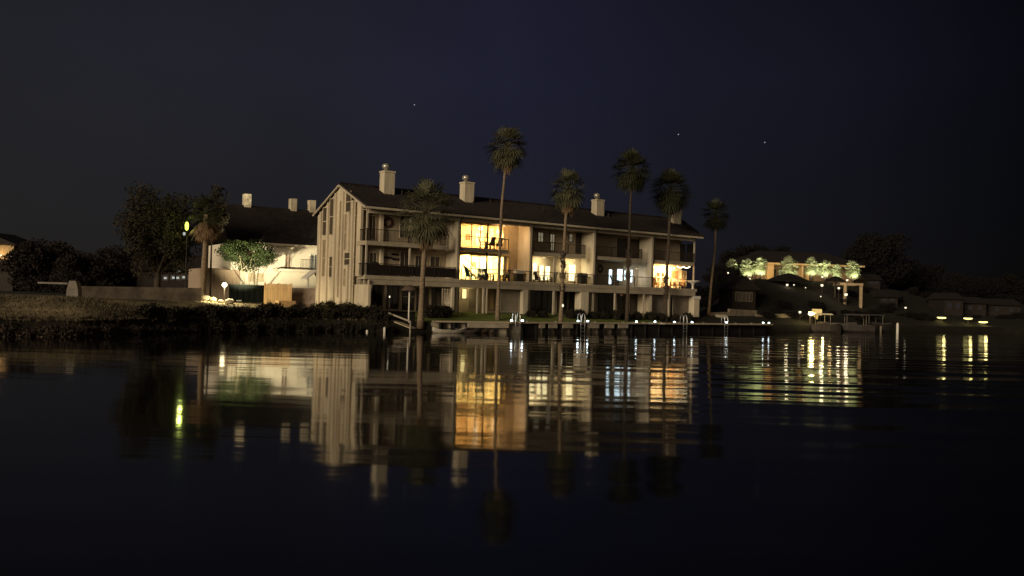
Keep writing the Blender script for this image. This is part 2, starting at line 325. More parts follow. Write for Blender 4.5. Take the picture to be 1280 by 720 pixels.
# pilaster boards and tall dark slots of the gable
for px in (401.5, 410.5, 419.5, 428.5, 441):
    a, _ = bu(px, 300, -.28); top = roofz(a) - .12
    pb(MB().box(-.44, -.281, a - .14, a + .14, 0, top), 'pilaster', STUCCO2)
for (x0, y0, x1, y1) in ((404, 260, 408.5, 294), (412.5, 249, 417, 293), (412, 321, 415.5, 346), (433, 240, 439, 264.5), (431, 316, 437.5, 331), (431, 268, 433.5, 312), (430, 336, 432, 357), (403.5, 300, 407, 345), (423.5, 252, 426.5, 372)):
    a1, z1 = bu(x0, (y0 + y1) / 2, -.28); a0, _ = bu(x1, (y0 + y1) / 2, -.28); zt = bu((x0 + x1) / 2, y0, -.28)[1]; zb = bu((x0 + x1) / 2, y1, -.28)[1]
    dim = (x0 in (431, 430, 403.5) and x1 != 437.5) or x0 == 423.5  # dim strips paint the pilasters' shadow bands in tan
    f = pb(MB().box(-.33, -.283, a0 - .05, a0, zb, zt).box(-.33, -.283, a1, a1 + .05, zb, zt).box(-.33, -.283, a0, a1, zt, zt + .06).box(-.33, -.283, a0, a1, zb - .06, zb).box(-.31, -.283, a0, a1, (zb + zt) / 2 - .03, (zb + zt) / 2 + .03), 'window_slot', STUCCO2)
    MB().box(-.30, -.286, a0 + .002, a1 - .002, zb + .002, zt - .002).build('pane', SLOTM if dim else CURT, f)
# garden wall at the corner and its short posts under the balcony
pb(box(-.02, .18, -.55, 2.198, -.6, ZF2 - .65), 'garden_wall', STUCCO2)
for a in (-.45, .35, 1.2): pb(box(.02, .12, a, a + .1, ZF2 - .65, ZF2 - .28), 'stub_post', TRIM)
# party walls between the flats
for i in range(1, 5): pb(box(U[i] - .15, U[i] + .15, -.02, RW - .002, 0, ZE - .02), 'party_wall', STUCCO)
for i in range(1, 5):
    pb(MB().tube([(U[i] + .05, -.10, 0), (U[i] + .05, -.10, ZE - .3), (U[i] + .05, -.5, ZE - .06)], .05, 6), 'downpipe', DARKF)
# slabs, soffits, fascia
pb(box(-.25, 36.45, -.35, -.022, ZF2 - .22, ZF2 + .08).box(.2, 36.2, -.02, RW - .004, ZF2 - .22, ZF2), 'balcony_floor', SLABM)
pb(box(.1, 36.3, -.3, -.1, ZF2 - .62, ZF2 - .222), 'fascia_beam', SLABM)
def rail(u0, u1, z, wf, h=.95, step=.12, par=None, ends=(0, 0), thick=.018, solid=False):
    m = MB(); m.box(u0, u1, wf - .025, wf + .025, z + h - .05, z + h); m.box(u0, u1, wf - .02, wf + .02, z + .08, z + .11)
    k_ = u0
    while k_ <= u1: m.box(k_ - thick / 2, k_ + thick / 2, wf - thick / 2, wf + thick / 2, z + .11, z + h - .05); k_ += step
    n = max(2, int((u1 - u0) / 1.8)); 
    for i in range(n + 1): uu = u0 + (u1 - u0) * i / n; m.box(uu - .025, uu + .025, wf - .026, wf + .026, z, z + h)
    if solid: m.box(u0, u1, wf + .03, wf + .04, z + .1, z + h - .1)
    for en, uu in zip(ends, (u0, u1)):
        if en:
            m.box(uu - .02, uu + .02, wf, RW - .5, z + h - .05, z + h)
            y = wf
            while y < RW - .5: m.box(uu - thick / 2, uu + thick / 2, y - thick / 2, y + thick / 2, z + .05, z + h - .05); y += step
    return m.build('railing', RAILM, par or bld)
f3 = {0: bw(561, 300, 0)[0], 1: bw(636, 310, 0)[0], 2: bw(732, 315, 0)[0], 3: bw(803, 320, 0)[0], 4: 36.35}
for i in range(5):
    u0 = U[i] + .16 if i else -.05; u1 = f3[i]
    s_ = pb(box(u0, u1, -.02, RW - .004, ZF3 - .32, ZF3), 'upper_balcony', SLABM)
    r_ = rail(u0 + .03, u1 - .03, ZF3, .05, step=.12 if i != 1 else .9, par=s_, ends=(i == 0, 1), solid=False)
    v1 = {0: bw(569, 340, -.2)[0], 1: U[2] - .2, 2: U[3] - .2, 3: U[4] - .2, 4: bw(858, 355, -.2)[0]}[i]
    rail(u0, v1, ZF2 + .08, -.25, step=.12 if i in (0,) else (.16 if i in (2, 3) else .7), ends=(i == 0, 0), solid=i == 0)
# posts
def post(px, py, wf, z0, z1, wd=.13, m=TRIM):
    u, _ = bw(px, py, wf); return pb(box(u - wd / 2, u + wd / 2, wf, wf + wd, z0, z1), 'post', m)
for z0, z1 in ((ZF2 + .08, ZF3 - .322), (ZF3 + .002, ZE - .12)):
    pb(box(-.03, .09, .08, .20, z0, z1), 'post', TRIM); post(512.5, 320, .08, z0, z1)
    post(609.5, 310, .08, z0, z1, .1, DARKF); post(868, 330, .10, z0, z1)
post(693.5, 338, .1, ZF2 + .08, ZF3 - .32, .16)
post(477, 300, 1.55, ZF3 + .002, ZE - .02, .28, STUCCO); post(477, 340, 1.55, ZF2 + .002, ZF3 - .322, .28, STUCCO)
for px, wd, m in ((597, .12, TRIM), (604.5, .14, TRIM), (608.5, .1, TRIM), (657, .5, STUCCO), (692.5, .16, TRIM), (769, .14, TRIM), (805, .12, TRIM), (837, .18, TRIM), (871, .75, STUCCO), (566, .22, STUCCO), (731, .9, STUCCO)):
    post(px, 378, -.28, -.02, ZF2 - .624, wd, m)
# roof, hip at the far end
ru = bw(851, 284, WR)[0]; ov = .5
def roof_pts(dz): return [(-.4, -.6, ZE - slope * .0 + dz), (36.95, -.6, ZE + dz), (36.95, WB + .6, ZE + dz), (-.4, WB + .6, ZE + dz), (-.4, WR, ZR + dz), (ru, WR, ZR + dz)]
m = MB(); a = roof_pts(.16); b = roof_pts(0)
m.add(a + b, [(0, 1, 5, 4), (2, 3, 4, 5), (1, 2, 5), (6, 10, 11, 7), (8, 11, 10, 9), (7, 11, 8), (0, 4, 10, 6), (4, 3, 9, 10), (0, 6, 7, 1), (1, 7, 8, 2), (2, 8, 9, 3)])
roof = pb(m, 'roof', ROOFM)
for i in range(120):
    pass
rib = MB(); rr = random.Random(3)
k_ = -.3
while k_ < 36.8:                                            # tile ribs running down the slope, a little proud of it
    top = WR if k_ <= ru else WR * (1 - (k_ - ru) / (36.95 - ru)) 
    zt = ZR if k_ <= ru else ZE + (ZR - ZE) * (1 - (k_ - ru) / (36.95 - ru))
    if top > -.3: rib.tube([(k_, -.62, ZE + .165), (k_, -.6 + (top + .6) * .5, ZE + .165 + (zt - ZE) * .5), (k_, top, zt + .165)], .055, 5)
    k_ += .34
rib.build('tile_rib', ROOFM, roof)
MB().tube([(-.42, WR, ZR + .2), (ru, WR, ZR + .2)], .12, 6).tube([(ru, WR, ZR + .2), (36.95, -.6, ZE + .2)], .1, 6).build('ridge_tile', ROOFM, roof)
pb(box(-.38, 36.9, -.66, -.602, ZE - .06, ZE + .10), 'fascia', TRIM)
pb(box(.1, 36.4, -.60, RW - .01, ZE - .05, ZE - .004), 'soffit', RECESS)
pb(box(.1, 36.4, .02, .12, ZE - .34, ZE - .052), 'eave_beam', TRIM)
bm_ = MB()
for s_ in (-1, 1): bm_.tube([(-.46, WR, ZR + .02), (-.46, WR + s_ * (WR + .62), ZE - .02)], .09, 4)
pb(bm_, 'bargeboard', TRIM)
# chimneys with spinning cowls
for (xl, xm, xr, yt, yb, wc) in ((475, 481, 494, 213, 247, 3.0), (575, 581.5, 593, 227, 259, 3.0), (739.6, 746.5, 755.6, 249, 277, 3.0), (836, 842.5, 852, 262, 287, 3.0)):
    u0, zt = bw(xm, yt, wc); u1, _ = bw(xr, yt, wc); w1 = bu(xl, yt, u0)[0]
    c = pb(box(u0, u1, wc, w1, ZE + .3, zt).box(u0 - .04, u1 + .04, wc - .04, w1 + .04, zt - .12, zt + .02), 'chimney', CHIMM)
    MB().lathe([(.15, 0), (.15, .14), (.27, .2), (.34, .34), (.33, .48), (.22, .6), (.03, .64)], 12, ((u0 + u1) / 2 - .15, (wc + w1) / 2, zt + .02)).build('cowl', GALV, c, True)
for u_, w_ in ((4.6, 3.2), (11.0, 2.2), (13.6, 3.4), (19.0, 2.6), (21.4, 3.6), (27.2, 2.9)):
    z_ = ZE + slope * (w_ + .1); pb(MB().tube([(u_, w_, z_ - .2), (u_, w_, z_ + .62)], .06, 8).lathe([(.12, z_ + .02), (.07, z_ + .22)], 8, (u_, w_, 0)), 'vent_pipe', DARKF)
# windows and doors on the recess wall
def win(x0, y0, x1, y1, pane, wf=RW, fr=TRIM, nv=1, nh=1, name='window', par=None, fw=.06):
    yc = (y0 + y1) / 2; u0, _ = bw(x0, yc, wf); u1, _ = bw(x1, yc, wf); zt = bw((x0 + x1) / 2, y0, wf)[1]; zb = bw((x0 + x1) / 2, y1, wf)[1]
    m = MB(); a, b = wf - .07, wf - .003
    m.box(u0 - fw, u0, a, b, zb - fw, zt + fw).box(u1, u1 + fw, a, b, zb - fw, zt + fw).box(u0, u1, a, b, zt, zt + fw).box(u0, u1, a, b, zb - fw, zb)
    for i in range(1, nv + 1): uu = u0 + (u1 - u0) * i / (nv + 1); m.box(uu - .018, uu + .018, wf - .055, b - .012, zb, zt)
    for i in range(1, nh + 1): zz = zb + (zt - zb) * i / (nh + 1); m.box(u0, u1, wf - .052, b - .014, zz - .018, zz + .018)
    f = pb(m, name, fr); MB().box(u0 + .001, u1 - .001, wf - .03, wf - .006, zb + .001, zt - .001).build('pane', pane, f); return f
for a in ((461.5, 270, 469, 299), (500, 268, 510.5, 297), (519, 274, 526, 300), (462, 316, 470, 344), (500, 315, 510.5, 346), (519, 320, 526, 346), (538, 321, 549, 333)): win(*a, CURT, nh=0)
for a in ((672.5, 291, 678.5, 302), (687.5, 293, 692.5, 313), (711.5, 293, 715, 302)): win(*a, W_DIM, fr=DARKF)
win(720, 293, 729, 316, DGLASS, fr=DARKF)
for a in ((665.5, 329, 670.5, 349.5), (674, 332, 679, 350), (681.2, 333, 686.8, 350)): win(*a, W_PALE, nv=0, nh=2)
win(710.5, 331, 718.5, 351, W_PALE, nv=1, nh=0)
for a in ((772, 299, 784, 322), (786, 300, 798, 322)): win(*a, DGLASS, fr=DARKF, nv=0, nh=0)
for a in ((760.5, 337, 764.5, 355), (771, 336.5, 777.5, 351), (780, 338, 781.5, 350), (787.5, 337.5, 790, 353)): win(*a, W_BLUE, nv=0, nh=1)
win(850.5, 306, 855, 326, DGLASS, fr=DARKF, nv=0, nh=1); win(859, 306, 866, 327, DGLASS, fr=DARKF, nv=0, nh=0)
win(820, 341, 824.2, 358, W_ORG, nv=0, nh=2); win(826, 341, 830.2, 358, W_ORG, nv=0, nh=2); win(851.5, 339, 857, 357, mat('porch_screen', (.30, .20, .09)), nv=1, nh=1)
# ground floor: doors, dark openings, panels
win(577.5, 361.5, 582.5, 373, W_YEL, nv=0, nh=0, name='door_window')
win(585.5, 361, 596, 386, GREYP, nv=0, nh=0, name='door'); win(611, 362, 616.5, 387, TAN, nv=0, nh=0, name='door', fr=WOODM)
for a in ((465.5, 357, 477, 384), (484, 358, 497, 385), (503, 360, 516, 387), (521, 361, 534, 388), (540, 361, 551, 388), (663, 363, 676, 390), (678, 363, 690, 390), (697, 365, 708, 391), (711, 366, 722, 392), (748, 367, 766, 392), (772, 368, 785, 393), (788, 368, 801, 393)): win(*a, DGLASS if a[0] > 470 else BLACKF, fr=DARKF, nv=1, nh=0, name='patio_door')
for a, mm_ in (((626, 359, 648, 389), GREYP), ((841, 371, 862, 395), GREYP), ((807, 371, 812, 394), WOODM), ((815, 371, 834, 394), GREYP)):
    win(*a, mm_, wf=.6, fr=SLABM, nv=0, nh=0, name='screen_panel')
u0, _ = bw(866, 369, -.3); u1, _ = bw(875.5, 369, -.3)
pb(box(u0, u1, -.34, -.282, ZF2 - .95, ZF2 - .63), 'cap_panel', WHITEP)
# lattice shelf beside the lower door of the second flat
m = MB(); u0, _ = bw(553, 365, -.1); u1, _ = bw(562.5, 365, -.1)
for i in range(6): m.box(u0, u1, -.12, -.06, .35 + i * .3, .40 + i * .3)
for i in range(4): uu = u0 + (u1 - u0) * i / 3; m.box(uu - .02, uu + .02, -.118, -.062, 0, 2.0)
pb(m, 'trellis', TRIM)
# lit rooms of the second flat
def room(u0, u1, z0, z1, depth, m):
    a, b = RW + .203, RW + depth
    mb = MB().box(u0, u1, b, b + .1, z0, z1).box(u0 - .1, u0, a, b, z0, z1).box(u1, u1 + .1, a, b, z0, z1).box(u0, u1, a, b, z0 - .02, z0).box(u0, u1, a, b, z1, z1 + .1)
    return pb(mb, 'room', m)
ra = room(U[1] + .05, O2[0] + .9, ZF2 + .03, ZF3 - .4, 4.2, ROOMM)
rb = room(U[1] + .05, O2[1] + .5, ZF3 + .03, ZE - .2, 3.4, ROOMM)
b_ = RW + 4.2
def inr(px0, py0, px1, py1, wf, m, name, par, th=.08):
    u0, _ = bw(px0, (py0 + py1) / 2, wf); u1, _ = bw(px1, (py0 + py1) / 2, wf); zt = bw(px0, py0, wf)[1]; zb = bw(px0, py1, wf)[1]
    return MB().box(u0, u1, wf - th, wf - .004, zb, zt).build(name, m, par)
for a in ((598, 322, 607, 351), (613, 325, 620, 351), (624, 326, 632, 351)): inr(*a, b_, ROOMW, 'cabinet', ra)
u0, z0 = bw(579, 320, RW + 2.6); u1, z1 = bw(597, 337, RW + 2.6)
st = MB().tube([(u0, RW + 2.6, z0), (u1, RW + 2.6, z1)], .035, 6)
for i in range(9): f_ = i / 8; uu = u0 + (u1 - u0) * f_; zz = z0 + (z1 - z0) * f_; st.tube([(uu, RW + 2.6, zz), (uu, RW + 2.6, zz - .75)], .012, 5)
st.tube([(u0, RW + 2.62, z0 - .8), (u1, RW + 2.62, z1 - .8)], .09, 4)
st.build('stair_rail', WOODM, ra)
m = MB()
for i in range(9): m.box(0, 1, 0, .03, i * .2, i * .2 + .15)
c = inr(594, 291, 602, 307, RW + 3.4, ROOMW, 'louvred_door', rb)
inr(612, 285, 621, 305, RW + 3.4, ROOMW, 'cabinet', rb); inr(626, 287, 632, 306, RW + 3.4, ROOMW, 'door', rb)
cm = mat('linen_curtain', (.62, .52, .34), .9, .2, 4, stretch=(8, 8, .3))
for par_, z0, z1, uu1 in ((ra, ZF2 + .06, ZF3 - .5, O2[0]), (rb, ZF3 + .06, ZE - .34, O2[1])):
    for ua, ub in ((U[1] + .22, U[1] + .62), (uu1 - .5, uu1 - .12)):
        m = MB(); n = 14
        for i in range(n + 1):
            uu = ua + (ub - ua) * i / n; yy = RW + .27 + .04 * math.sin(i * 2.1); m.v += [(uu, yy, z0), (uu, yy, z1)]
        m.f += [(2 * i, 2 * i + 2, 2 * i + 3, 2 * i + 1) for i in range(n)]; m.build('curtain', cm, par_)
for a in ((590, 327, 595, 333), (634, 326, 636, 331)): inr(*a, b_, WOODM, 'wall_picture', ra, .04)
inr(598, 343, 606, 351, RW + 2.4, WOODM, 'sideboard', ra, .5); inr(622, 344, 630, 351, RW + 3.0, mat('olive_sofa', (.22, .18, .10)), 'built_in_bench', ra, .7)
for a in ((582, 292, 588, 300), (607, 291, 609, 297)): inr(*a, RW + 3.4, WOODM, 'wall_picture', rb, .04)
def blb(px, py, wf, r, m, par, E, col, name='lamp', rl=.12):
    u, z = bw(px, py, wf); MB().lathe([(.02, -r), (r * .8, -r * .6), (r, 0), (r * .7, r * .7), (.03, r), (.015, r + .25)], 10, (u, wf, z)).build(name, m, par, True)
    lamp(BF.W(u, wf - .3, z + G - r - .1), col, E, rl, 'SPOT', BF.W(u, wf + 1.5, z + G - r - .75), 165, 'room_lamp', .8)
blb(601, 285.5, RW + 1.6, .2, BULB, rb, 800, (1, .58, .22), rl=.2)
blb(622, 290, RW + 1.9, .12, BULB, rb, 520, (1, .60, .23), rl=.2)
blb(584, 316.5, RW + 2.9, .14, BULB, ra, 1500, (1, .76, .32), rl=.2); blb(616, 319, RW + 2.2, .16, BULB, ra, 1900, (1, .78, .35), rl=.2)
# sliding doors (real glass) in front of the two rooms
for u1, z0, z1 in ((O2[0], ZF2 + .02, ZF3 - .45), (O2[1], ZF3 + .02, ZE - .29)):
    u0 = U[1] + .2; mdl = (u0 + u1) / 2; m = MB()
    for uu in (u0, mdl - .9, mdl, u1 - .08): m.box(uu, uu + .06, RW + .05, RW + .11, z0, z1)
    m.box(u0, u1, RW + .052, RW + .108, z1 - .07, z1).box(u0, u1, RW + .052, RW + .108, z0, z0 + .05)
    f = pb(m, 'sliding_door', TRIM)
    MB().box(u0 + .06, u1 - .08, RW + .075, RW + .085, z0 + .05, z1 - .07).build('pane', GLASS, f)
# porch lamps under the balconies, one an added spill lamp
def porch(px, py, wf, E, col, m=None, du=0):
    u, z = bw(px, py, wf); pb(MB().lathe([(.03, -.03), (.10, -.02), (.11, .0), (.04, .03), (.012, .10)], 8, (u, wf, z)), 'porch_lamp', m or DIMB, smooth=True); lamp(BF.W(u, wf - .1, z + G - .16), col, E, .15, 'SPOT', BF.W(u + du, wf + 1.3, z + G - 1.1), 160, 'porch_glow', .9)
porch(680, 322.5, .7, 170, (1, .84, .50)); porch(718, 326, .7, 200, (1, .84, .48), du=.4)
porch(796, 336, .7, 36, (.86, .97, 1.0), du=.4)
porch(843, 335, .6, 1700, (1, .70, .32), BULB); porch(824, 334, .6, 750, (1, .66, .27))
porch(588, 357.5, .8, 40, (1, .78, .36)); porch(800, 366, .5, 4, (1, .45, .2)); porch(630, 282.5, .55, 210, (1, .60, .25), du=1.5)  # last lamp added in place of room light spilling onto the wall
# ------------------------------------------------------------------ things on the balconies
def lring(z): return z
def chair(name, label, loc, rz, m, wide=.6, group='balcony chairs'):
    t_ = thing(name, label, 'chair', loc, rz, group); h = wide / 2
    MB().prism([(-.32, .42), (.25, .32), (.25, .37), (-.32, .47)], 'x', -h + .05, h - .05).build('seat', m, t_)
    b = MB()
    for i in range(5): x = -h + .07 + i * (wide - .14) / 4; b.prism([(.20, .33), (.24, .33), (.50, 1.08), (.46, 1.1)], 'x', x - .045, x + .045)
    b.build('backrest', m, t_)
    for sx_ in (-1, 1):
        MB().box(sx_ * h - .05, sx_ * h + .05, -.38, .34, .58, .62).build('armrest', m, t_)
        MB().box(sx_ * h - .03, sx_ * h + .03, -.34, -.27, 0, .578).build('leg', m, t_); MB().box(sx_ * h - .03, sx_ * h + .03, .24, .30, 0, .578).build('leg', m, t_)
    return t_
def ppos(px, py, wf, z): u, _ = bw(px, py, wf); p = BF.W(u, wf, z + G); return p
RZ = BF.rz
chair('lounge_chair', 'teal slatted lounge chair, the one nearer the party wall, on the brightest lit balcony', ppos(588, 345, .75, ZF2 + .002), RZ + rad(25), TEAL)
chair('lounge_chair', 'blue teal lounge chair beside the dark post on the brightest lit balcony', ppos(602, 346, .75, ZF2 + .002), RZ + rad(-20), mat('blue_teal_plastic', (.05, .20, .26), .5))
MET = mat('dark_patio_metal', (.04, .035, .03), .5)
def table(label, loc, rz, r=.55, h=.72):
    t_ = thing('patio_table', label, 'table', loc, rz, 'balcony tables')
    MB().lathe([(r, h - .03), (r, h)], 18).build('tabletop', MET, t_); MB().lathe([(.26, 0), (.2, .04), (.04, .1), (.035, h - .03)], 10).build('pedestal', MET, t_)
table('round dark patio table in front of the lit glass doors of the yellow room', ppos(616, 347, .8, ZF2 + .002), RZ)
chair('patio_chair', 'dark patio chair left of the round table at the yellow room', ppos(611.5, 347, .7, ZF2 + .002), RZ + rad(90), MET, .5)
chair('patio_chair', 'dark patio chair right of the round table at the yellow room', ppos(631, 348, .7, ZF2 + .002), RZ + rad(-90), MET, .5)
chair('patio_chair', 'dark reclined patio chair on the upper balcony below the bright pendant', ppos(604.5, 300, .8, ZF3 + .002), RZ + rad(60), MET, .5)
chair('patio_chair', 'dark patio chair on the upper balcony just right of the thin dark post', ppos(613, 302, .8, ZF3 + .002), RZ + rad(-70), MET, .5)
chair('patio_chair', 'dark patio chair on the upper balcony behind the tall palm trunk', ppos(623, 303, .8, ZF3 + .002), RZ + rad(-60), MET, .5)
table('round dark patio table below the pale lit french windows of the third flat', ppos(681, 350, .8, ZF2 + .002), RZ, .5)
chair('patio_chair', 'dark patio chair left of the table at the french windows', ppos(673.5, 350, .8, ZF2 + .002), RZ + rad(90), MET, .5)
chair('patio_chair', 'dark patio chair right of the table at the french windows', ppos(690, 350, .8, ZF2 + .002), RZ + rad(-90), MET, .5)
chair('patio_chair', 'dark patio chair in front of the bluish lit windows', ppos(769, 350, .8, ZF2 + .002), RZ + rad(60), MET, .5)
def grill(label, loc, rz, lid, name='barbecue_grill'):
    t_ = thing(name, label, 'grill', loc, rz, 'balcony grills')
    MB().box(-.38, .38, -.25, .25, .12, .78).build('cabinet', MET, t_)
    MB().prism([(-.27, .782), (.27, .782), (.27, .98), (.12, 1.12), (-.12, 1.12), (-.27, .96)], 'x', -.4, .4).build('lid', lid, t_)
    for s_ in (-1, 1): MB().box(.402 * s_ - .0, .402 * s_ + .34 * s_, -.22, .22, .74, .79).build('side_shelf', MET, t_) if s_ > 0 else MB().box(-.74, -.402, -.22, .22, .74, .79).build('side_shelf', MET, t_)
    MB().tube([(-.3, -.30, .95), (.3, -.30, .95)], .02, 6).build('handle', STEEL, t_)
    for sx_ in (-.32, .32): MB().tube([(sx_, -.2, .12), (sx_, -.2, 0)], .04, 6).build('foot', MET, t_); MB().tube([(sx_, .2, .12), (sx_, .2, 0)], .04, 6).build('foot', MET, t_)
grill('barbecue grill with a bright pale lid beside the orange lit wall', ppos(648, 345, .5, ZF2 + .002), RZ, WHITEP)
grill('black covered barbecue grill against the cream party wall of the third flat', ppos(728, 348, .5, ZF2 + .002), RZ, BLACKF)
def cover(label, loc, s_=1.):
    o = tag(MB().tube([(0, 0, 0), (0, 0, .5), (0, 0, .9), (0, .05, 1.08), (0, .05, 1.15)], [.52 * s_, .5 * s_, .48 * s_, .36 * s_, .05], 12).build('covered_grill', BLACKF, None, True), label, 'grill cover'); o.location = loc; o.rotation_euler = (0, 0, RZ)
cover('rounded black fabric grill cover at the open corner of the left end balcony', ppos(467.5, 338, .8, ZF2 + .002))
# wall ornaments
def wreath(label, px, py, r):
    u, z = bw(px, py, RW - .06); m = MB(); rn = random.Random(px)
    for i in range(40): a = i / 40 * 6.283; m.blob((math.cos(a) * r * rn.uniform(.6, 1), 0, math.sin(a) * r * rn.uniform(.6, 1)), r * .22, .04, r * .2, nu=6, nv=4)
    o = tag(m.build('wreath', mat('dry_wreath', (.07, .035, .03), .9), None), label, 'wreath', 'wall wreaths'); o.location = BF.W(u, RW - .06, z + G); o.rotation_euler = (0, 0, RZ)
wreath('round dark wreath on the wall of the top left corner balcony', 485.5, 278, .42); wreath('round dark wreath on the pale wall left of the bluish windows', 750.5, 336, .36)
for px, py, nm in ((484.5, 322, 'lower left'), (493, 318, 'upper'), (493.5, 324, 'right')):
    u, z = bw(px, py, RW - .05); m = MB().prism([(-.34, .0), (-.15, .10), (.1, .09), (.22, .02), (.34, .12), (.34, -.12), (.22, -.02), (.1, -.08), (-.15, -.09)], 'y', -.03, .03)
    o = tag(m.build('fish_ornament', BLACKF), 'dark flat fish shaped wall ornament, the %s of three on the left end balcony' % nm, 'wall ornament', 'fish ornaments'); o.location = BF.W(u, RW - .06, z + G); o.rotation_euler = (0, 0, RZ)
# string lights of the last flat
for k_, (a, b, lab) in enumerate((((817.5, 333), (834, 333), 'swag of warm string lights at the left half of the orange porch'), ((846, 333), (861.5, 333.5), 'swag of warm string lights at the right half of the orange porch'))):
    (ua, za), (ub, zb) = bw(*a, .0), bw(*b, .0); t_ = thing('string_light', lab, 'string lights', BF.W(ua, -.06, za + G), RZ, 'porch string lights'); pts = []
    n = 14
    for i in range(n + 1):
        f_ = i / n; pts.append(((ub - ua) * f_, 0, (zb - za) * f_ + .06 - .12 * abs(math.sin(f_ * math.pi * 2))))
    MB().tube(pts, .012, 5).build('wire', DARKF, t_)
    for p_ in pts: MB().lathe([(.01, .0), (.05, -.03), (.06, -.07), (.03, -.12)], 8, p_).build('bulb', BULB, t_, True)
# furniture on the porch of the last flat
t_ = thing('pedestal_bowl', 'broad pale pedestal bowl standing at the open right corner of the orange porch', 'planter', ppos(866, 355, -.1, ZF2 + .082), RZ)
MB().lathe([(.2, 0), (.1, .1), (.09, .45), (.3, .62), (.72, .78), (.74, .84), (.6, .84)], 16).build('bowl', WHITEP, t_, True)
for px, a, lab in ((822, 80, 'wooden porch chair below the orange double doors'), (841, -40, 'wooden porch chair in the middle of the orange porch'), (851, -80, 'wooden porch chair at the right end of the orange porch')):
    chair('porch_chair', lab, ppos(px, 352, .8, ZF2 + .002), RZ + rad(a), WOODM, .55)
t_ = thing('porch_table', 'long wooden porch table between the chairs of the orange porch', 'table', ppos(846, 354, .55, ZF2 + .002), RZ)
MB().box(-.8, .8, -.35, .35, .70, .74).build('tabletop', WOODM, t_)
for a in (-.7, .7):
    for b in (-.28, .28): MB().box(a - .03, a + .03, b - .03, b + .03, 0, .698).build('leg', WOODM, t_)
u, z = bw(843.5, 343, RW - .03); m = MB().box(-.45, .45, -.03, 0, -.35, .35); o = tag(m.build('picture', mat('brown_print', (.25, .12, .05), .7, .6, 5)), 'framed brown picture on the wall of the orange porch', 'picture'); o.location = BF.W(u, RW - .004, z + G); o.rotation_euler = (0, 0, RZ)
# ------------------------------------------------------------------ palms
def fan(m, rn, org, az, el, pet, bl, nseg=11, spread=1.25):
    d = Vector((math.cos(az) * math.cos(el), math.sin(az) * math.cos(el), math.sin(el)))
    mid = org + d * pet * .55; d2 = (d + Vector((0, 0, -.25))).normalized(); end = mid + d2 * pet * .45
    m.tube([org, mid, end], [.028, .02, .014], 4, False)
    side = d2.cross(Vector((0, 0, 1)));
    if side.length < .1: side = Vector((1, 0, 0))
    side.normalize(); side = (side + Vector((rn.uniform(-.4, .4), rn.uniform(-.4, .4), rn.uniform(-.3, .3)))).normalized(); nrm = side.cross(d2).normalized()
    for i in range(nseg):
        a = (i / (nseg - 1) - .5) * 2 * spread; L_ = bl * (1 - .28 * abs(a) / spread) * rn.uniform(.85, 1.1)
        sd_ = (d2 * math.cos(a) + side * math.sin(a)).normalized(); wv = (-d2 * math.sin(a) + side * math.cos(a)) * (.034 + .02 * bl)
        p1 = end + sd_ * L_ * .5 + nrm * .04 * (-1) ** i; p2 = end + sd_ * L_ * .82 + Vector((0, 0, -.05 * L_)); p3 = end + sd_ * L_ * .98 + Vector((0, 0, -.24 * L_))
        o = len(m.v); m.v += [tuple(end), tuple(p1 + wv), tuple(p1 - wv), tuple(p2 + wv * .55), tuple(p2 - wv * .55), tuple(p3)]
        m.f += [(o, o + 1, o + 2), (o + 1, o + 3, o + 4, o + 2), (o + 3, o + 5, o + 4)]
def palm(label, pts, r0, r1, n, pet, bl, seed, leaf=PALMG, skirt=0, elmin=-50, bark=BARK, group='fan palms along the shore', knots=None):
    base = pts[0]; t_ = thing('fan_palm', label, 'palm tree', base, 0, group); rn = random.Random(seed)
    q = [p_ - base for p_ in pts]; path = []; rs = []
    for i in range(len(q) - 1):
        for j in range(5): path.append(q[i].lerp(q[i + 1], j / 5))
    path.append(q[-1])
    for i, p_ in enumerate(path): f_ = i / (len(path) - 1); rs.append((r0 + (r1 - r0) * f_) * rn.uniform(.93, 1.07) * (1.45 - .45 * min(1, f_ * 8)))
    path[0] = path[0] + Vector((0, 0, -.15)); MB().tube(path, rs, 9).build('trunk', bark, t_, True)
    if knots:
        m = MB(); f0, f1, kr = knots; n0, n1 = int(f0 * (len(path) - 1)), max(int(f1 * (len(path) - 1)), int(f0 * (len(path) - 1)) + 2)
        for a in range(n0, n1 + 1):
            for j in range(34): an = rn.uniform(0, 6.28); d = Vector((math.cos(an), math.sin(an), 0)); c = path[a] + Vector((0, 0, rn.uniform(-.3, .3))); m.tube([c, c + d * kr * .6 + Vector((0, 0, -.05)), c + d * kr * rn.uniform(.7, 1.3) + Vector((0, 0, rn.uniform(-.1, .3)))], [.06, .05, .012], 4, False)
        m.build('old_leaf_stubs', BARKP, t_)
    top = q[-1]; m = MB()
    for i in range(n):
        f_ = i / n; el = rad(85 - (85 - elmin) * f_ ** .85) + rn.uniform(-.15, .15)
        fan(m, rn, top + Vector((0, 0, .25 - .35 * f_)), i * 2.39996 + rn.uniform(-.2, .2), el, pet * rn.uniform(.8, 1.15), bl * rn.uniform(.85, 1.12))
    m.build('crown', leaf, t_)
    if skirt:
        m = MB()
        for i in range(skirt): f_ = i / skirt; fan(m, rn, top + Vector((0, 0, -.25 - f_ * pet * .8)), i * 2.39996, rad((-50 if skirt < 40 else -28) - 34 * rn.random()), pet * (.5 if skirt < 40 else .95), bl * (.78 if skirt < 40 else 1.05), 9, .7)
        m.build('dead_skirt', DEAD if (leaf is PALMG or skirt > 40) else mat('dark_dead_leaf', (.05, .035, .025)), t_)
    return t_
def trunkline(pxs, D):
    (bx, by) = pxs[0]; b = at(bx, by, D); b.z = zg(b.x, b.y); return [b] + [at(x, y, D) for x, y in pxs[1:]]
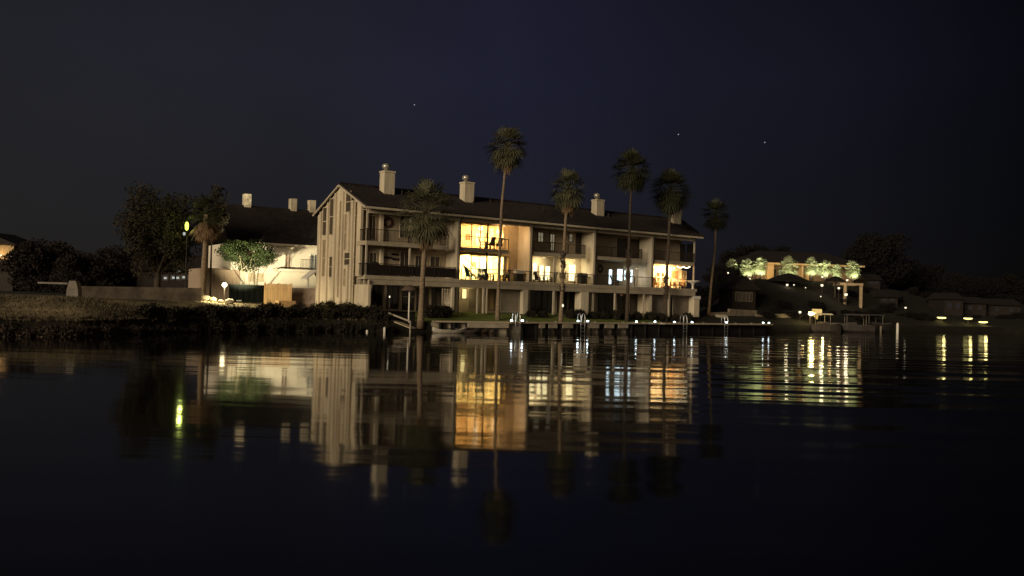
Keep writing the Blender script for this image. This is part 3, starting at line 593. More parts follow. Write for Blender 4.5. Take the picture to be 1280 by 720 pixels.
palm('bushy fan palm with a broad crown in front of the unlit left end balconies', trunkline([(526, 394), (528, 350), (531, 310), (533, 268)], 66.4), .22, .17, 76, 1.40, 1.3, 11, PALMG, 18, -62)
palm('tallest slim fan palm in front of the brightest lit rooms', trunkline([(622, 397), (624, 330), (627, 260), (634, 186)], 71.5), .16, .095, 72, .90, 1.15, 12, PALMG, 12, -58)
palm('fan palm with a knotty leafy trunk in front of the third flat', trunkline([(701, 397), (704, 330), (707, 275), (710.5, 238)], 73.5), .16, .11, 64, .85, 1.08, 13, PALMG, 30, -55, knots=(.22, .42, .30))
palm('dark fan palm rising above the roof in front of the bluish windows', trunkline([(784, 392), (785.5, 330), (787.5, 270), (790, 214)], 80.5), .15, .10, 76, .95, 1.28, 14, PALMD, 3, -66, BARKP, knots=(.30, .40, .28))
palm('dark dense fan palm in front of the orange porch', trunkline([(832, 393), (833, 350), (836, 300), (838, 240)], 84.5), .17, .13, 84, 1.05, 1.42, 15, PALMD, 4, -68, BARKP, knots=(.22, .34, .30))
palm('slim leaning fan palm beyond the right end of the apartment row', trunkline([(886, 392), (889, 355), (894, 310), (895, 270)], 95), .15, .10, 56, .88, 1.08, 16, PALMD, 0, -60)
palm('fan palm with a brown dead skirt beside the big dark tree', trunkline([(253, 372), (255, 330), (257, 300), (258, 268)], 74), .22, .19, 34, .85, .95, 17, PALMD, 54, -20)

# ------------------------------------------------------------------ leafy trees
def leaves(m, rn, c, rx, ry, rz, n, s, shell=.35, up=0):
    for i in range(n):
        while 1:
            v = Vector((rn.uniform(-1, 1), rn.uniform(-1, 1), rn.uniform(-1, 1))); l = v.length
            if shell < l <= 1: break
        p_ = Vector((c[0] + v.x * rx, c[1] + v.y * ry, c[2] + v.z * rz)); a = Vector((rn.gauss(0, 1), rn.gauss(0, 1), rn.gauss(0, 1))).normalized(); b = a.orthogonal().normalized(); b.rotate(Matrix.Rotation(rn.uniform(0, 6.28), 3, a)); cc = a.cross(b)
        k = s * rn.uniform(.6, 1.3); o = len(m.v)
        m.v += [tuple(p_ - b * k), tuple(p_ + cc * k * .42), tuple(p_ + b * k), tuple(p_ - cc * k * .42)]; m.f.append((o, o + 1, o + 2, o + 3))
def crownmesh(rn, rx, ry, rz, z, nl, n, s, lump=.38):
    m = MB(); cs = []
    for i in range(nl):
        while 1:
            v = Vector((rn.uniform(-1, 1), rn.uniform(-1, 1), rn.uniform(-1, 1)))
            if .3 < v.length < 1: break
        v *= .74; c = (v.x * rx, v.y * ry, z + v.z * rz); k = lump * rn.uniform(.65, 1.2); cs.append(c); leaves(m, rn, c, rx * k, ry * k, rz * k * .85, n, s)
    return m, cs
def tree(name, label, loc, rx, ry, rz, hz, leaf, seed, nl=26, n=150, s=.28, tr=.22, bark=BARKD, stems=1, group=None, lump=.38):
    t_ = thing(name, label, 'tree', loc, 0, group); rn = random.Random(seed); m, cs = crownmesh(rn, rx, ry, rz, hz, nl, n, s, lump); m.build('crown', leaf, t_)
    k = MB()
    for j in range(stems):
        a = j * 6.28 / stems; o = Vector((math.cos(a), math.sin(a), 0)) * (.12 * stems if stems > 1 else 0)
        top = Vector((o.x * 5, o.y * 5, hz - rz * .2)); k.tube([o + Vector((0, 0, -.2)), o * 1.6 + Vector((0, 0, hz * .4)), top], [tr, tr * .75, tr * .3], 8)
    for c in cs[::3]: k.tube([(0 if stems < 2 else c[0] * .3, 0 if stems < 2 else c[1] * .3, hz - rz * .75), (c[0] * .5, c[1] * .5, (hz - rz * .6 + c[2]) / 2), c], [tr * .45, tr * .28, .03], 6)
    k.build('trunk', bark, t_, True); return t_
b = ong(196, 76); tree('oak_tree', 'big dark rounded tree standing left of the skirted palm', b, 4.1, 3.8, 5.0, 5.9, LEAFD, 21, 64, 300, .14, .34, lump=.30)
b = ong(262, 79); tree('slim_tree', 'tall thin dark tree top showing behind the skirted palm', b, 1.7, 1.5, 2.9, 8.2, LEAFD, 22, 16, 150, .14, .12)
b = ong(308, 79); tree('multi_stem_tree', 'small green multi stemmed tree lit by the garden floodlight', b, 3.0, 2.4, 1.75, 4.5, LEAFG, 23, 44, 230, .105, .045, mat('pale_bark', (.20, .17, .11)), 4, lump=.30)
# far dark trees, left and right
ft = tree('far_tree', 'dark tree mass on the far shore, one of the dim treeline', ong(46, 104), 5, 4, 3.6, 3.4, FARL, 31, 30, 240, .24, .3, group='dim far treeline')
rn = random.Random(8)
for px, D, sc in ((75, 112, 1.0), (95, 96, .75), (125, 108, .7), (150, 118, 1.0), (-25, 120, .9), (180, 122, .8), (215, 125, .75), (-70, 125, 1.1), (905, 128, .75), (930, 165, 1.25), (965, 172, 1.15), (1000, 176, 1.2), (1040, 168, 1.0), (1095, 150, 1.45), (1125, 160, 1.0), (1160, 165, .95), (1200, 150, .75), (1235, 160, .8), (1270, 155, .9), (1310, 160, 1.0), (880, 132, .6)):
    p_ = ong(px, D); dup(ft, p_, rn.uniform(0, 6), None, (sc * rn.uniform(.9, 1.1), sc, sc * rn.uniform(.9, 1.1)))
bt = None
for o in [o for o in COL.objects if o.name.startswith('far_tree') and o.location.x < 0]:
    for ch in o.children:
        if ch.name.startswith('crown'):
            if bt is None: bt = ch.data.copy(); bt.materials[0] = FARB
            ch.data = bt
    o['label'] = 'brown tinged tree mass behind the left bank, one of its dim row'; o['group'] = 'dim trees behind the left bank'
# ------------------------------------------------------------------ shore bushes
def bushmesh(seed, rx, ry, rz, n, s):
    rn = random.Random(seed); m = MB()
    for i in range(12):
        a = rn.uniform(0, 6.28); q = rn.uniform(0, .62); leaves(m, rn, (math.cos(a) * rx * q, math.sin(a) * ry * q, rz * rn.uniform(.35, .75)), rx * .42, ry * .42, rz * .36, n, s, .1)
    for i in range(26):
        a = rn.uniform(0, 6.28); q = rn.uniform(.1, .8); h = rz * rn.uniform(.8, 1.25); m.tube([(math.cos(a) * rx * q * .5, math.sin(a) * ry * q * .5, 0), (math.cos(a) * rx * q, math.sin(a) * ry * q, h)], [.02, .006], 4, False)
    return m
bd = tag(bushmesh(41, 1.35, 1.1, 1.5, 110, .15).build('shore_bush', BUSHM), 'dark scrubby bush on the waterline of the left bank', 'bush', 'dark bushes along the left bank')
first = True; BL = None
for px in list(range(186, 486, 13)) + list(range(-40, 186, 11)):
    q = px - 640 + 45 * .03; D = lerp_t(SH, q) + rn.uniform(.7, 1.6); p_ = ong(px + rn.uniform(-3, 3), D, 415)
    o = bd if first else dup(bd); first = False; o.location = p_ - Vector((0, 0, .35))
    if px < 186: 
        if BL is None: BL = bd.data.copy(); BL.materials[0] = leafmat('hazed_bank_leaf', (.038, .027, .021), (.085, .062, .048), .95)  # leaf colour lifted toward brown to carry the haze over this bank
        if o is not bd: o.data = BL
    k = dup(bd); k.data = BL if px < 186 else bd.data; g_ = lerp_t(SH, x0of(p_.x, p_.y)); k.location = (p_.x * (g_ - .1) / p_.y, g_ - .1, -.45 + rn.uniform(-.1, .1)); k.scale = (.8, .7, rn.uniform(.55, .75)); k.rotation_euler = (0, 0, rn.uniform(0, 6))
    f_ = rn.uniform(.72, .95) if px > 180 else rn.uniform(.30, .42); o.scale = (f_ * 1.1, f_, f_ * rn.uniform(.75, 1.05)); o.rotation_euler = (0, 0, rn.uniform(0, 6))
for px in (264, 271, 278, 285, 292, 299):
    p_ = ong(px, lerp_t(SH, px - 638) + 2.6, 400); o = dup(bd); o.location = (p_.x, p_.y, .15 + rn.uniform(-.05, .05)); o.scale = (.9, .8, .98); o.rotation_euler = (0, 0, px)
bo = tag(bushmesh(42, 1.1, .9, 1.25, 110, .13).build('garden_bush', BUSHO), 'olive tinted bush close against the foot of the gable wall', 'bush', 'olive bushes below the gable')
for i, px in enumerate((400, 411, 422, 433, 445, 455)):
    o = bo if i == 0 else dup(bo); p_ = ong(px, lerp_t(SH, px - 638) + 2.0, 395); o.location = p_; f_ = (.8, .95, .75, .9, .7, .55)[i]; o.scale = (f_, f_, f_ * 1.05); o.rotation_euler = (0, 0, i * 1.3)
bh = tag(bushmesh(43, 1.0, .8, 1.05, 120, .12).build('patio_bush', BUSHM), 'low dark clipped bush in front of the ground floor patios', 'bush', 'low patio bushes')
for i, px in enumerate((536, 547, 558, 664, 678, 712, 724, 742, 756, 770, 782, 796, 812, 826, 846, 860)):
    o = bh if i == 0 else dup(bh); u, _ = bw(px, 385, -1.2); p_ = BF.W(u, -1.2, 0); o.location = (p_.x, p_.y, zg(p_.x, p_.y) - .05); f_ = rn.uniform(.62, .95) if px > 600 else 1.0; o.scale = (f_, f_, f_ * .95); o.rotation_euler = (0, 0, i)
m = MB(); cols = list(range(-900, -205, 12)); offs = [.5, .9, 1.4, 2, 2.7, 3.5, 4.4, 5.5, 6.8, 8, 9.5, 11, 12.5, 14, 16, 18, 20, 23, 26]
for q in cols:
    for o_ in offs:
        y = lerp_t(SH, q) + o_; x = q / FPX * y; m.v.append((x, y, zg(x, y) + .05))
n_ = len(offs)
for i in range(len(cols) - 1):
    for j in range(n_ - 1): m.f.append((i * n_ + j, (i + 1) * n_ + j, (i + 1) * n_ + j + 1, i * n_ + j + 1))
bgm = mat('dry_bank', (.20, .16, .09), 1.0, .85, .30, .9, 3)
tag(m.build('bank', bgm, smooth=True), 'rolling dry grassy bank left of the floodlight', 'bank', kind='structure')
sb = tag(bushmesh(44, 1.2, 1.0, 1.1, 60, .16).build('slope_shrub', FARL), 'dark shrub on the unlit slope below the hillside villa', 'shrub', 'dark shrubs on the right slope')
rn3 = random.Random(19); first = True
for i in range(46):
    q = rn3.uniform(285, 640); y = lerp_t(SH, q) + rn3.uniform(3, 30); x = q / FPX * y
    o = sb if first else dup(sb); first = False; o.location = (x, y, zg(x, y) - .1); f_ = rn3.uniform(.6, 1.25); o.scale = (f_, f_, f_ * rn3.uniform(.6, .95)); o.rotation_euler = (0, 0, rn3.uniform(0, 6))
# grass tufts over the left bank (uncountable)
m = MB(); rn2 = random.Random(77)
for i in range(12000):
    q = rn2.uniform(-760, -150); y = lerp_t(SH, q) + .3 + abs(rn2.gauss(0, 6)); x = q / FPX * y; z = zg(x, y); h = rn2.uniform(.06, .24); a = rn2.uniform(0, 6.28); o = len(m.v); wv = .05
    m.v += [(x - wv * math.cos(a), y - wv * math.sin(a), z - .03), (x + wv * math.cos(a), y + wv * math.sin(a), z - .03), (x + rn2.uniform(-.15, .15), y + rn2.uniform(-.15, .15), z + h)]; m.f.append((o, o + 1, o + 2))
tag(m.build('grass', leafmat('dry_bank_grass', (.065, .053, .030), (.15, .12, .068), .95)), 'dry grass growing over the left bank', 'grass', kind='stuff')
# ------------------------------------------------------------------ left building
LF = Frame((-21.2, 85.0, 0), BF.rz + rad(-3))
LG = 1.5
lb = thing('apartment_house', 'white two storey house with a steep dark roof behind the cream apartment row', 'house', LF.o + Vector((0, 0, LG)), LF.rz)
def lw(px, py, w_=0): u, z = LF.pw(px, py, w_); return u, z - LG
ul = lw(259, 350)[0]; ur = 9.0; uroof = lw(284, 300, 0)[0]; ze = lw(370, 307.5)[1]; zr = lw(340, 261, 4.5)[1]; zbal = lw(370, 337)[1]
MB().box(uroof + .4, ur, 0, 9, 0, ze).build('wall', WALLW, lb); MB().box(ul, uroof + .398, .6, 8, 0, zbal * .95).build('side_wing', mat('pinkish_boards', (.42, .32, .24), .9, .2, 3, stretch=(6, 6, .3)), lb)
m = MB(); a = [(uroof, -.5, ze), (ur, -.5, ze), (ur, 9.5, ze), (uroof, 9.5, ze), (uroof, 4.5, zr), (ur, 4.5, zr)]; b = [(x, y, z + .15) for x, y, z in a]
m.add(a + b, [(6, 7, 11, 10), (8, 9, 10, 11), (0, 4, 5, 1), (2, 5, 4, 3), (0, 1, 7, 6), (0, 6, 10, 4), (4, 10, 9, 3), (1, 5, 11, 7), (5, 2, 8, 11), (2, 3, 9, 8)]); m.build('roof', ROOFM, lb)
MB().box(uroof, ur, -.55, -.502, ze - .1, ze + .12).build('fascia', TRIM, lb)
MB().box(lw(345, 337, -1.3)[0], ur, -1.3, -.003, zbal - .25, zbal).build('balcony', WALLW, lb)
def lwin(x0, y0, x1, y1, pane, name='window', wf=0, fr=WHITEP):
    yc = (y0 + y1) / 2; u0 = lw(x0, yc, wf)[0]; u1 = lw(x1, yc, wf)[0]; zt = lw(x0, y0, wf)[1]; zb = lw(x0, y1, wf)[1]
    f = MB().box(u0 - .07, u0, wf - .07, wf - .003, zb - .07, zt + .07).box(u1, u1 + .07, wf - .07, wf - .003, zb - .07, zt + .07).box(u0, u1, wf - .07, wf - .003, zt, zt + .07).box(u0, u1, wf - .07, wf - .003, zb - .07, zb).box((u0 + u1) / 2 - .03, (u0 + u1) / 2 + .03, wf - .05, wf - .01, zb, zt).build(name, fr, lb)
    MB().box(u0 + .002, u1 - .002, wf - .03, wf - .006, zb, zt).build('pane', pane, f)
lwin(356.5, 318, 363, 336, mat('brown_door', (.20, .13, .08))); lwin(388, 318, 397, 336, mat('grey_glass', (.20, .22, .22), .15)); lwin(310, 341, 330, 352, mat('beige_panel', (.5, .42, .28)), 'garage_panel')
m = MB(); a_, b_2 = lw(376, 337, -1.27)[0], ur
m.box(a_, b_2, -1.28, -1.24, zbal + .95, zbal + 1.0)
y = a_
while y < b_2: m.box(y - .012, y + .012, -1.272, -1.248, zbal, zbal + .95); y += .14
m.build('railing', RAILM, lb)
for (x0, x1, yt) in ((306, 314.5, 242), (364, 371.5, 248), (387.5, 395, 250)):
    u0, zt = lw(x0, yt, 4.2); u1, _ = lw(x1, yt, 4.2); MB().box(u0, u1, 4.2, 5.0, zr - .8, zt).build('chimney', CHIMM, lb)
# little gabled entry roof, wall, fence, bin and floodlight in front of it
p_ = at(392, 352, 77); t_ = thing('entry_canopy', 'small white gabled entry canopy tucked against the gable wall', 'canopy', (p_.x, p_.y, zg(p_.x, p_.y)), RZ)
hz = at(392, 350, 77).z - zg(p_.x, p_.y)
MB().prism([(-.9, hz), (0, hz + .75), (.9, hz), (.9, hz + .14), (0, hz + .9), (-.9, hz + .14)], 'y', -.7, .7).build('canopy_roof', WHITEP, t_)
for a in (-.8, .7): MB().box(a, a + .12, -.62, -.5, 0, hz + .06).build('post', WHITEP, t_)
def wallseg(name, label, cat, pxa, pxb, ytop, D0, D1, m, th=.2, group=None, zb=None):
    a = at(pxa, ytop[0], D0); b = at(pxb, ytop[1], D1); d = Vector((b.x - a.x, b.y - a.y, 0)); n = Vector((-d.y, d.x, 0)).normalized() * th / 2
    z0 = (zg(a.x, a.y) if zb is None else zb) - .15; z1 = (zg(b.x, b.y) if zb is None else zb) - .15; o = Vector((a.x, a.y, 0)); V = [a - n, b - n, b + n, a + n]
    vs = [(v.x - o.x, v.y - o.y, (z0 if i in (0, 3) else z1)) for i, v in enumerate(V)] + [(v.x - o.x, v.y - o.y, v.z) for v in V]
    ob = MB().add(vs, [(3, 2, 1, 0), (4, 5, 6, 7), (0, 1, 5, 4), (1, 2, 6, 5), (2, 3, 7, 6), (3, 0, 4, 7)]).build(name, m); ob.location = o; return tag(ob, label, cat, group)
# board fence
p0 = at(330.5, 376, 74); p1 = at(363, 382, 74.6); t_ = thing('board_fence', 'orange lit cedar board fence beside the dark bin', 'fence', (p0.x, p0.y, zg(p0.x, p0.y)), math.atan2(p1.y - p0.y, p1.x - p0.x)); Ln = (p1 - p0).length; hh = at(345, 354.5, 74.3).z - t_.location.z
m = MB(); k_ = 0; rn = random.Random(4)
while k_ < Ln: m.box(k_, k_ + .135, -.015 + rn.uniform(-.006, .006), .015, .05, hh + rn.uniform(-.03, .03)); k_ += .15
m.build('board_panel', FENCEW, t_)
for a in (0, Ln / 2, Ln): MB().box(a - .06, a + .06, .02, .14, -.1, hh + .05).build('post', FENCEW, t_)
MB().box(0, Ln, .018, .06, .4, .5).box(0, Ln, .018, .06, hh - .5, hh - .4).build('rail', FENCEW, t_)
p_ = at(357, 383, 73.4); o = tag(MB().box(-.75, .75, -.3, .3, 0, .5).box(.0, .75, -.31, -.0, -.5, 0).build('fence_step', FENCEW), 'short timber landing step below the orange cedar fence', 'step'); o.location = (p_.x, p_.y, at(357, 378, 74.5).z - .35); o.rotation_euler = (0, 0, RZ)
wallseg('garden_wall', 'plain grey brown garden wall between the cedar fence and the gable', 'wall', 363.5, 397, (360, 360.5), 76, 76, mat('taupe_render', (.26, .20, .15)))
wallseg('garden_fence', 'pale vertical board fence behind the garden floodlight', 'fence', 259, 300, (336, 338), 81, 82, mat('pale_fence_boards', (.42, .32, .23), .9, .35, 3, stretch=(8, 8, .2)))
p_ = ong(309, 76); t_ = thing('waste_container', 'dark green lidded waste container between the floodlight and the cedar fence', 'container', p_, rad(4)); hb = at(309, 356, 75.3).z - p_.z; wb = 1.42
m = MB().prism([(-wb, .1), (wb, .1), (wb + .02, hb - .12), (-wb - .02, hb - .12)], 'y', -.7, .7)
for i in range(6): x = -wb + .2 + i * (2 * wb - .4) / 5; m.box(x - .04, x + .04, -.75, -.701, .15, hb - .2)
m.build('body', DARKG, t_); MB().box(-wb - .06, wb + .06, -.78, .78, hb - .118, hb).build('lid', DARKG, t_)
for a in (-1.1, 1.1): MB().tube([(a, -.6, .06), (a, -.5, .06)], .1, 8).build('castor', DARKF, t_)
MB().box(-.75, -.3, -.76, -.752, .18, .26).build('sticker', WHITEP, t_)
p_ = ong(280, 71.0); fl = thing('garden_floodlight', 'bright garden floodlight on a short stake left of the dark container', 'floodlight', p_); hz = at(280, 356, 71).z - p_.z
MB().tube([(0, 0, -.1), (0, 0, hz - .1)], .03, 6).build('stake', DARKF, fl); MB().box(-.16, .16, .02, .1, hz - .12, hz + .14).build('housing', DARKF, fl); MB().blob((0, -.02, hz), .21, .1, .19).build('lens', FLOODM, fl, True)
L0 = p_ + Vector((0, -.25, hz)); lamp(L0, (1, .84, .48), 1250, .15, 'SPOT', L0 + Vector((.25, .25, -1)), 164, 'floodlight_glow', .35)
B0 = p_ + Vector((.1, .3, hz + .12)); Bd = at(350, 330, 86) - B0; Bd.z = 0; lamp(B0, (1, .86, .55), 14000, .15, 'SPOT', B0 + Bd.normalized() + Vector((0, 0, .40)), 62, 'floodlight_beam', .85)
for px, D, s_, lab in ((287, 70.2, .32, 'round pale boulder just right of the floodlight stake'), (266, 71.5, .28, 'pale boulder at the left of the lit grass patch'), (276, 70.5, .2, 'small pale stone below the floodlight'), (257, 72, .35, 'pale boulder at the foot of the skirted palm')):
    o = tag(MB().blob((0, 0, s_ * .6), s_ * 1.2, s_, s_ * .85, random.Random(px), .14, 12, 9).build('boulder', ROCK, None, True), lab, 'boulder', 'boulders around the floodlight'); o.location = ong(px, D)
m = MB(); n = 14
for i in range(n + 1):
    for j in range(9):
        p_ = ong(212 + i * 6.2, 67.0 + j * .75); m.v.append((p_.x, p_.y, p_.z + .02))
for i in range(n):
    for j in range(8): m.f.append((i * 9 + j, (i + 1) * 9 + j, (i + 1) * 9 + j + 1, i * 9 + j + 1))
tag(m.build('grass_verge', leafmat('lit_verge', (.12, .12, .04), (.22, .20, .09), .95), None, True), 'patch of pale grass around the floodlight', 'grass', kind='structure')
# street lamp in the big tree, low lit house, long wall and barrier
p_ = ong(231, 74.6); t_ = thing('street_lamp', 'yellow green street lamp half hidden in the big dark tree', 'street lamp', p_); hz = at(232, 283, 74.6).z - p_.z
MB().tube([(0, 0, -.2), (0, 0, hz + .5)], [.07, .05], 8).build('pole', DARKF, t_); MB().tube([(0, 0, hz + .5), (.1, -.1, hz + .6), (.12, -.4, hz + .5)], .03, 6).build('bracket', DARKF, t_)
MB().lathe([(.05, -.36), (.13, -.25), (.16, .1), (.1, .3), (.03, .36)], 10, (.12, -.45, hz)).build('globe', GREENL, t_, True); lamp(p_ + Vector((.12, -.75, hz)), (.8, .95, .2), 60, .15)
MB().lathe([(.02, -.14), (.10, -.1), (.11, .08), (.04, .14)], 8, (-.1, -.4, hz - .66)).build('lower_lamp', WINW, t_, True)
p_ = at(220, 352, 100); hs = thing('low_house', 'low dark house with a row of small white lit windows behind the big tree', 'house', (p_.x, p_.y, zg(p_.x, p_.y)), 0); gz = hs.location.z
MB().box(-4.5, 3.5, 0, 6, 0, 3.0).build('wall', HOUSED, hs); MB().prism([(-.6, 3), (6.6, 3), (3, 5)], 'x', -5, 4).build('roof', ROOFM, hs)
for px, py in ((207, 347.5), (217, 347), (222.5, 347.2), (230, 346.5), (238, 347), (224, 338), (243, 340)):
    q_ = at(px, py, 100); x = q_.x - p_.x; z = q_.z - gz; f = MB().box(x - .33, x + .33, -.05, -.003, z - .3, z + .3).build('window', DARKF, hs); MB().box(x - .16, x + .14, -.07, -.052, z - .12, z + .10).build('pane', WINW, f)
wallseg('boundary_wall', 'long low grey boundary wall running along the left bank', 'wall', 98, 252, (357.5, 360), 66, 70, mat('grey_wall', (.105, .085, .065), .95, .45, 1.2, .5, 4), .25)
PALEG = mat('dull_grey_paint', (.20, .175, .15), .8, .3, 2)
p_ = ong(92, 61); t_ = thing('barrier_gate', 'pale barrier arm held level by its squat grey cabinet on the left bank', 'barrier', p_, rad(2)); hz = at(92, 351, 61).z - p_.z; ha = at(70, 354, 61).z - p_.z
MB().prism([(-.42, 0), (.42, 0), (.40, hz * .55), (.22, hz), (-.22, hz), (-.36, hz * .55)], 'y', -.3, .3).build('cabinet', PALEG, t_); MB().box(-2.35, -.3, -.36, -.302, ha - .06, ha + .06).build('arm', PALEG, t_)
# far left house
p_ = at(4, 322, 108); hs = thing('hillside_house', 'house with a lit gable and small lamps at the far left edge', 'house', (p_.x, p_.y, zg(p_.x, p_.y)), 0); gz = hs.location.z
zt = at(4, 306, 108).z - gz; zb = at(4, 322, 108).z - gz
MB().box(-6, 1.3, 0, 6, 0, zb - .3).build('wall', mat('dark_lower_wall', (.03, .025, .02)), hs); MB().box(-6, 1.25, .02, 6, zb - .298, zt).build('upper_wall', mat('warm_house_wall', (.4, .29, .16)), hs); MB().prism([(-6.5, zt), (1.9, zt), (-2.2, zt + 1.6)], 'y', -.3, 6.3).build('roof', ROOFM, hs)
for x, z in ((-.9, zb + .1), (-.1, zb + .25), (.7, zb + .3), (1.05, zb + .3)): MB().blob((x, -.25, z), .13, .1, .13).build('wall_lamp', SMALLW, hs, True)
lamp((p_.x - .2, p_.y - .9, gz + zb + .4), (1, .66, .28), 60, .2)
# ------------------------------------------------------------------ seawall, dock, ladders, lights
line = [(-6.0, 66.5), (0, 69.5), (10.8, 78.5), (25.3, 89.5), (27.5, 91.3)]
def along(s_):
    for (a, b) in zip(line, line[1:]):
        d = math.hypot(b[0] - a[0], b[1] - a[1])
        if s_ <= d: f_ = s_ / d; return Vector((a[0] + (b[0] - a[0]) * f_, a[1] + (b[1] - a[1]) * f_, 0)), math.atan2(b[1] - a[1], b[0] - a[0])
        s_ -= d
    return Vector((*line[-1], 0)), math.atan2(line[-1][1] - line[-2][1], line[-1][0] - line[-2][0])
TOT = sum(math.hypot(b[0] - a[0], b[1] - a[1]) for a, b in zip(line, line[1:]))
def s_at(px, py=404):
    best = None
    for i in range(401):
        s_ = TOT * i / 400; p_, _ = along(s_); q = p_ - CAMP; r = Vector((p_.x, p_.y, .75)) - CAMP; x = 640 + FPX * r.dot(CR) / r.dot(_F)
        if best is None or abs(x - px) < best[0]: best = (abs(x - px), s_)
    return best[1]
m = MB(); n = 60; s_end = s_at(905)
for i in range(n + 1):
    p_, a = along(s_end * i / n); nr = Vector((math.sin(a), -math.cos(a), 0)); f_ = p_ + nr * .12; b = p_ - nr * .25
    m.v += [(f_.x, f_.y, -1.2), (f_.x, f_.y, .78), (b.x, b.y, .78), (b.x, b.y, -1.2)]
for i in range(n):
    for j in range(4): m.f.append((i * 4 + j, (i + 1) * 4 + j, (i + 1) * 4 + (j + 1) % 4, i * 4 + (j + 1) % 4))
tag(m.build('seawall', CONC), 'pale concrete seawall holding up the lawn of the flats', 'seawall')
dk = thing('dock', 'long low timber dock edge running in front of the seawall', 'dock', (0, 0, 0))
m = MB(); s0, s1 = s_at(541), s_at(956)
for i in range(81):
    p_, a = along(s0 + (s1 - s0) * i / 80); nr = Vector((math.sin(a), -math.cos(a), 0)); wd = .42 if i < 48 else .85; f_ = p_ + nr * (.13 + wd); b = p_ - nr * .1
    m.v += [(f_.x, f_.y, .80), (f_.x, f_.y, .92), (b.x, b.y, .92), (b.x, b.y, .80)]
for i in range(80):
    for j in range(4): m.f.append((i * 4 + j, (i + 1) * 4 + j, (i + 1) * 4 + (j + 1) % 4, i * 4 + (j + 1) % 4))
m.build('deck', TIMB, dk)
for px in range(548, 956, 17):
    p_, a = along(s_at(px)); nr = Vector((math.sin(a), -math.cos(a), 0)); q = p_ + nr * .33; MB().tube([(q.x, q.y, -1.2), (q.x, q.y, .79)], .10, 8).build('pile', TARRED, dk)
for px0, px1 in ((581, 633), (669, 676.5), (681, 691.5), (698.5, 711), (730, 744), (751, 763), (767.5, 780)):
    a0, a1 = s_at(px0), s_at(px1); m = MB(); k = max(2, int((a1 - a0) / 1.2))
    for i in range(k + 1):
        p_, a = along(a0 + (a1 - a0) * i / k); nr = Vector((math.sin(a), -math.cos(a), 0)); f_ = p_ + nr * .50; b = p_ + nr * .44; m.v += [(f_.x, f_.y, .42), (f_.x, f_.y, .797), (b.x, b.y, .797), (b.x, b.y, .42)]
    for i in range(k):
        for j in range(4): m.f.append((i * 4 + j, (i + 1) * 4 + j, (i + 1) * 4 + (j + 1) % 4, i * 4 + (j + 1) % 4))
    m.f += [(0, 1, 2, 3), (4 * k + 3, 4 * k + 2, 4 * k + 1, 4 * k)]; m.build('fascia_board', CONC, dk)
fd = None
for px0, px1 in ((548, 556), (562, 574), (650, 668), (677, 682), (692, 698), (711, 730), (746, 752), (763, 768), (781, 905), (910, 955)):
    a0, a1 = s_at(px0), s_at(px1); m = MB(); k = max(2, int((a1 - a0) / 1.2)); vs = []
    for i in range(k + 1):
        p_, a = along(a0 + (a1 - a0) * i / k); nr = Vector((math.sin(a), -math.cos(a), 0)); f_ = p_ + nr * .26; b = p_ + nr * .135; m.v += [(f_.x, f_.y, -.3), (f_.x, f_.y, .76), (b.x, b.y, .76), (b.x, b.y, -.3)]
    for i in range(k):
        for j in range(4): m.f.append((i * 4 + j, (i + 1) * 4 + j, (i + 1) * 4 + (j + 1) % 4, i * 4 + (j + 1) % 4))
    m.f += [(0, 1, 2, 3), (4 * k + 3, 4 * k + 2, 4 * k + 1, 4 * k)]
    m.build('fender_boards', TARRED, dk)
for px in (655, 690, 740, 775, 800, 822, 845, 875, 915, 935):
    p_, a = along(s_at(px)); nr = Vector((math.sin(a), -math.cos(a), 0)); q = p_ + nr * .38; dr = Vector((math.cos(a), math.sin(a), 0)); z_ = Vector((0, 0, 1.0))
    MB().tube([q - dr * .16 + z_, q - dr * .05 + z_ * .98, q + dr * .05 + z_ * .98, q + dr * .16 + z_], .022, 6).tube([q - dr * .04 + z_ * .92, q - dr * .04 + z_ * .98], .02, 6).tube([q + dr * .04 + z_ * .92, q + dr * .04 + z_ * .98], .02, 6).build('cleat', GALV, dk)
def ladder(label, px, s_=1.0):
    p_, a = along(s_at(px)); nr = Vector((math.sin(a), -math.cos(a), 0)); q = p_ + nr * .62; t_ = thing('swim_ladder', label, 'ladder', (q.x, q.y, .92), a, 'swim ladders on the dock')
    for x in (-.24, .24):
        pts = [(x, .0, -1.3), (x, 0, .3), (x, .06, .62), (x, .2, .76), (x, .36, .66), (x, .42, .4), (x, .42, 0)]; MB().tube([Vector(v) * 1 for v in pts], .032, 8).build('handrail', STEEL, t_, True)
    m = MB()
    for z in (-.2, -.5, -.8, -1.1): m.box(-.24, .24, -.05, .05, z, z + .04)
    m.build('tread', STEEL, t_)
ladder('steel swim ladder on the dock below the tallest palm', 641); ladder('steel swim ladder on the dock near the lamp at the lawn corner', 722.5); ladder('dim steel swim ladder on the dock in front of the orange porch', 850); ladder('steel swim ladder on the dock beside the low white wall', 902)
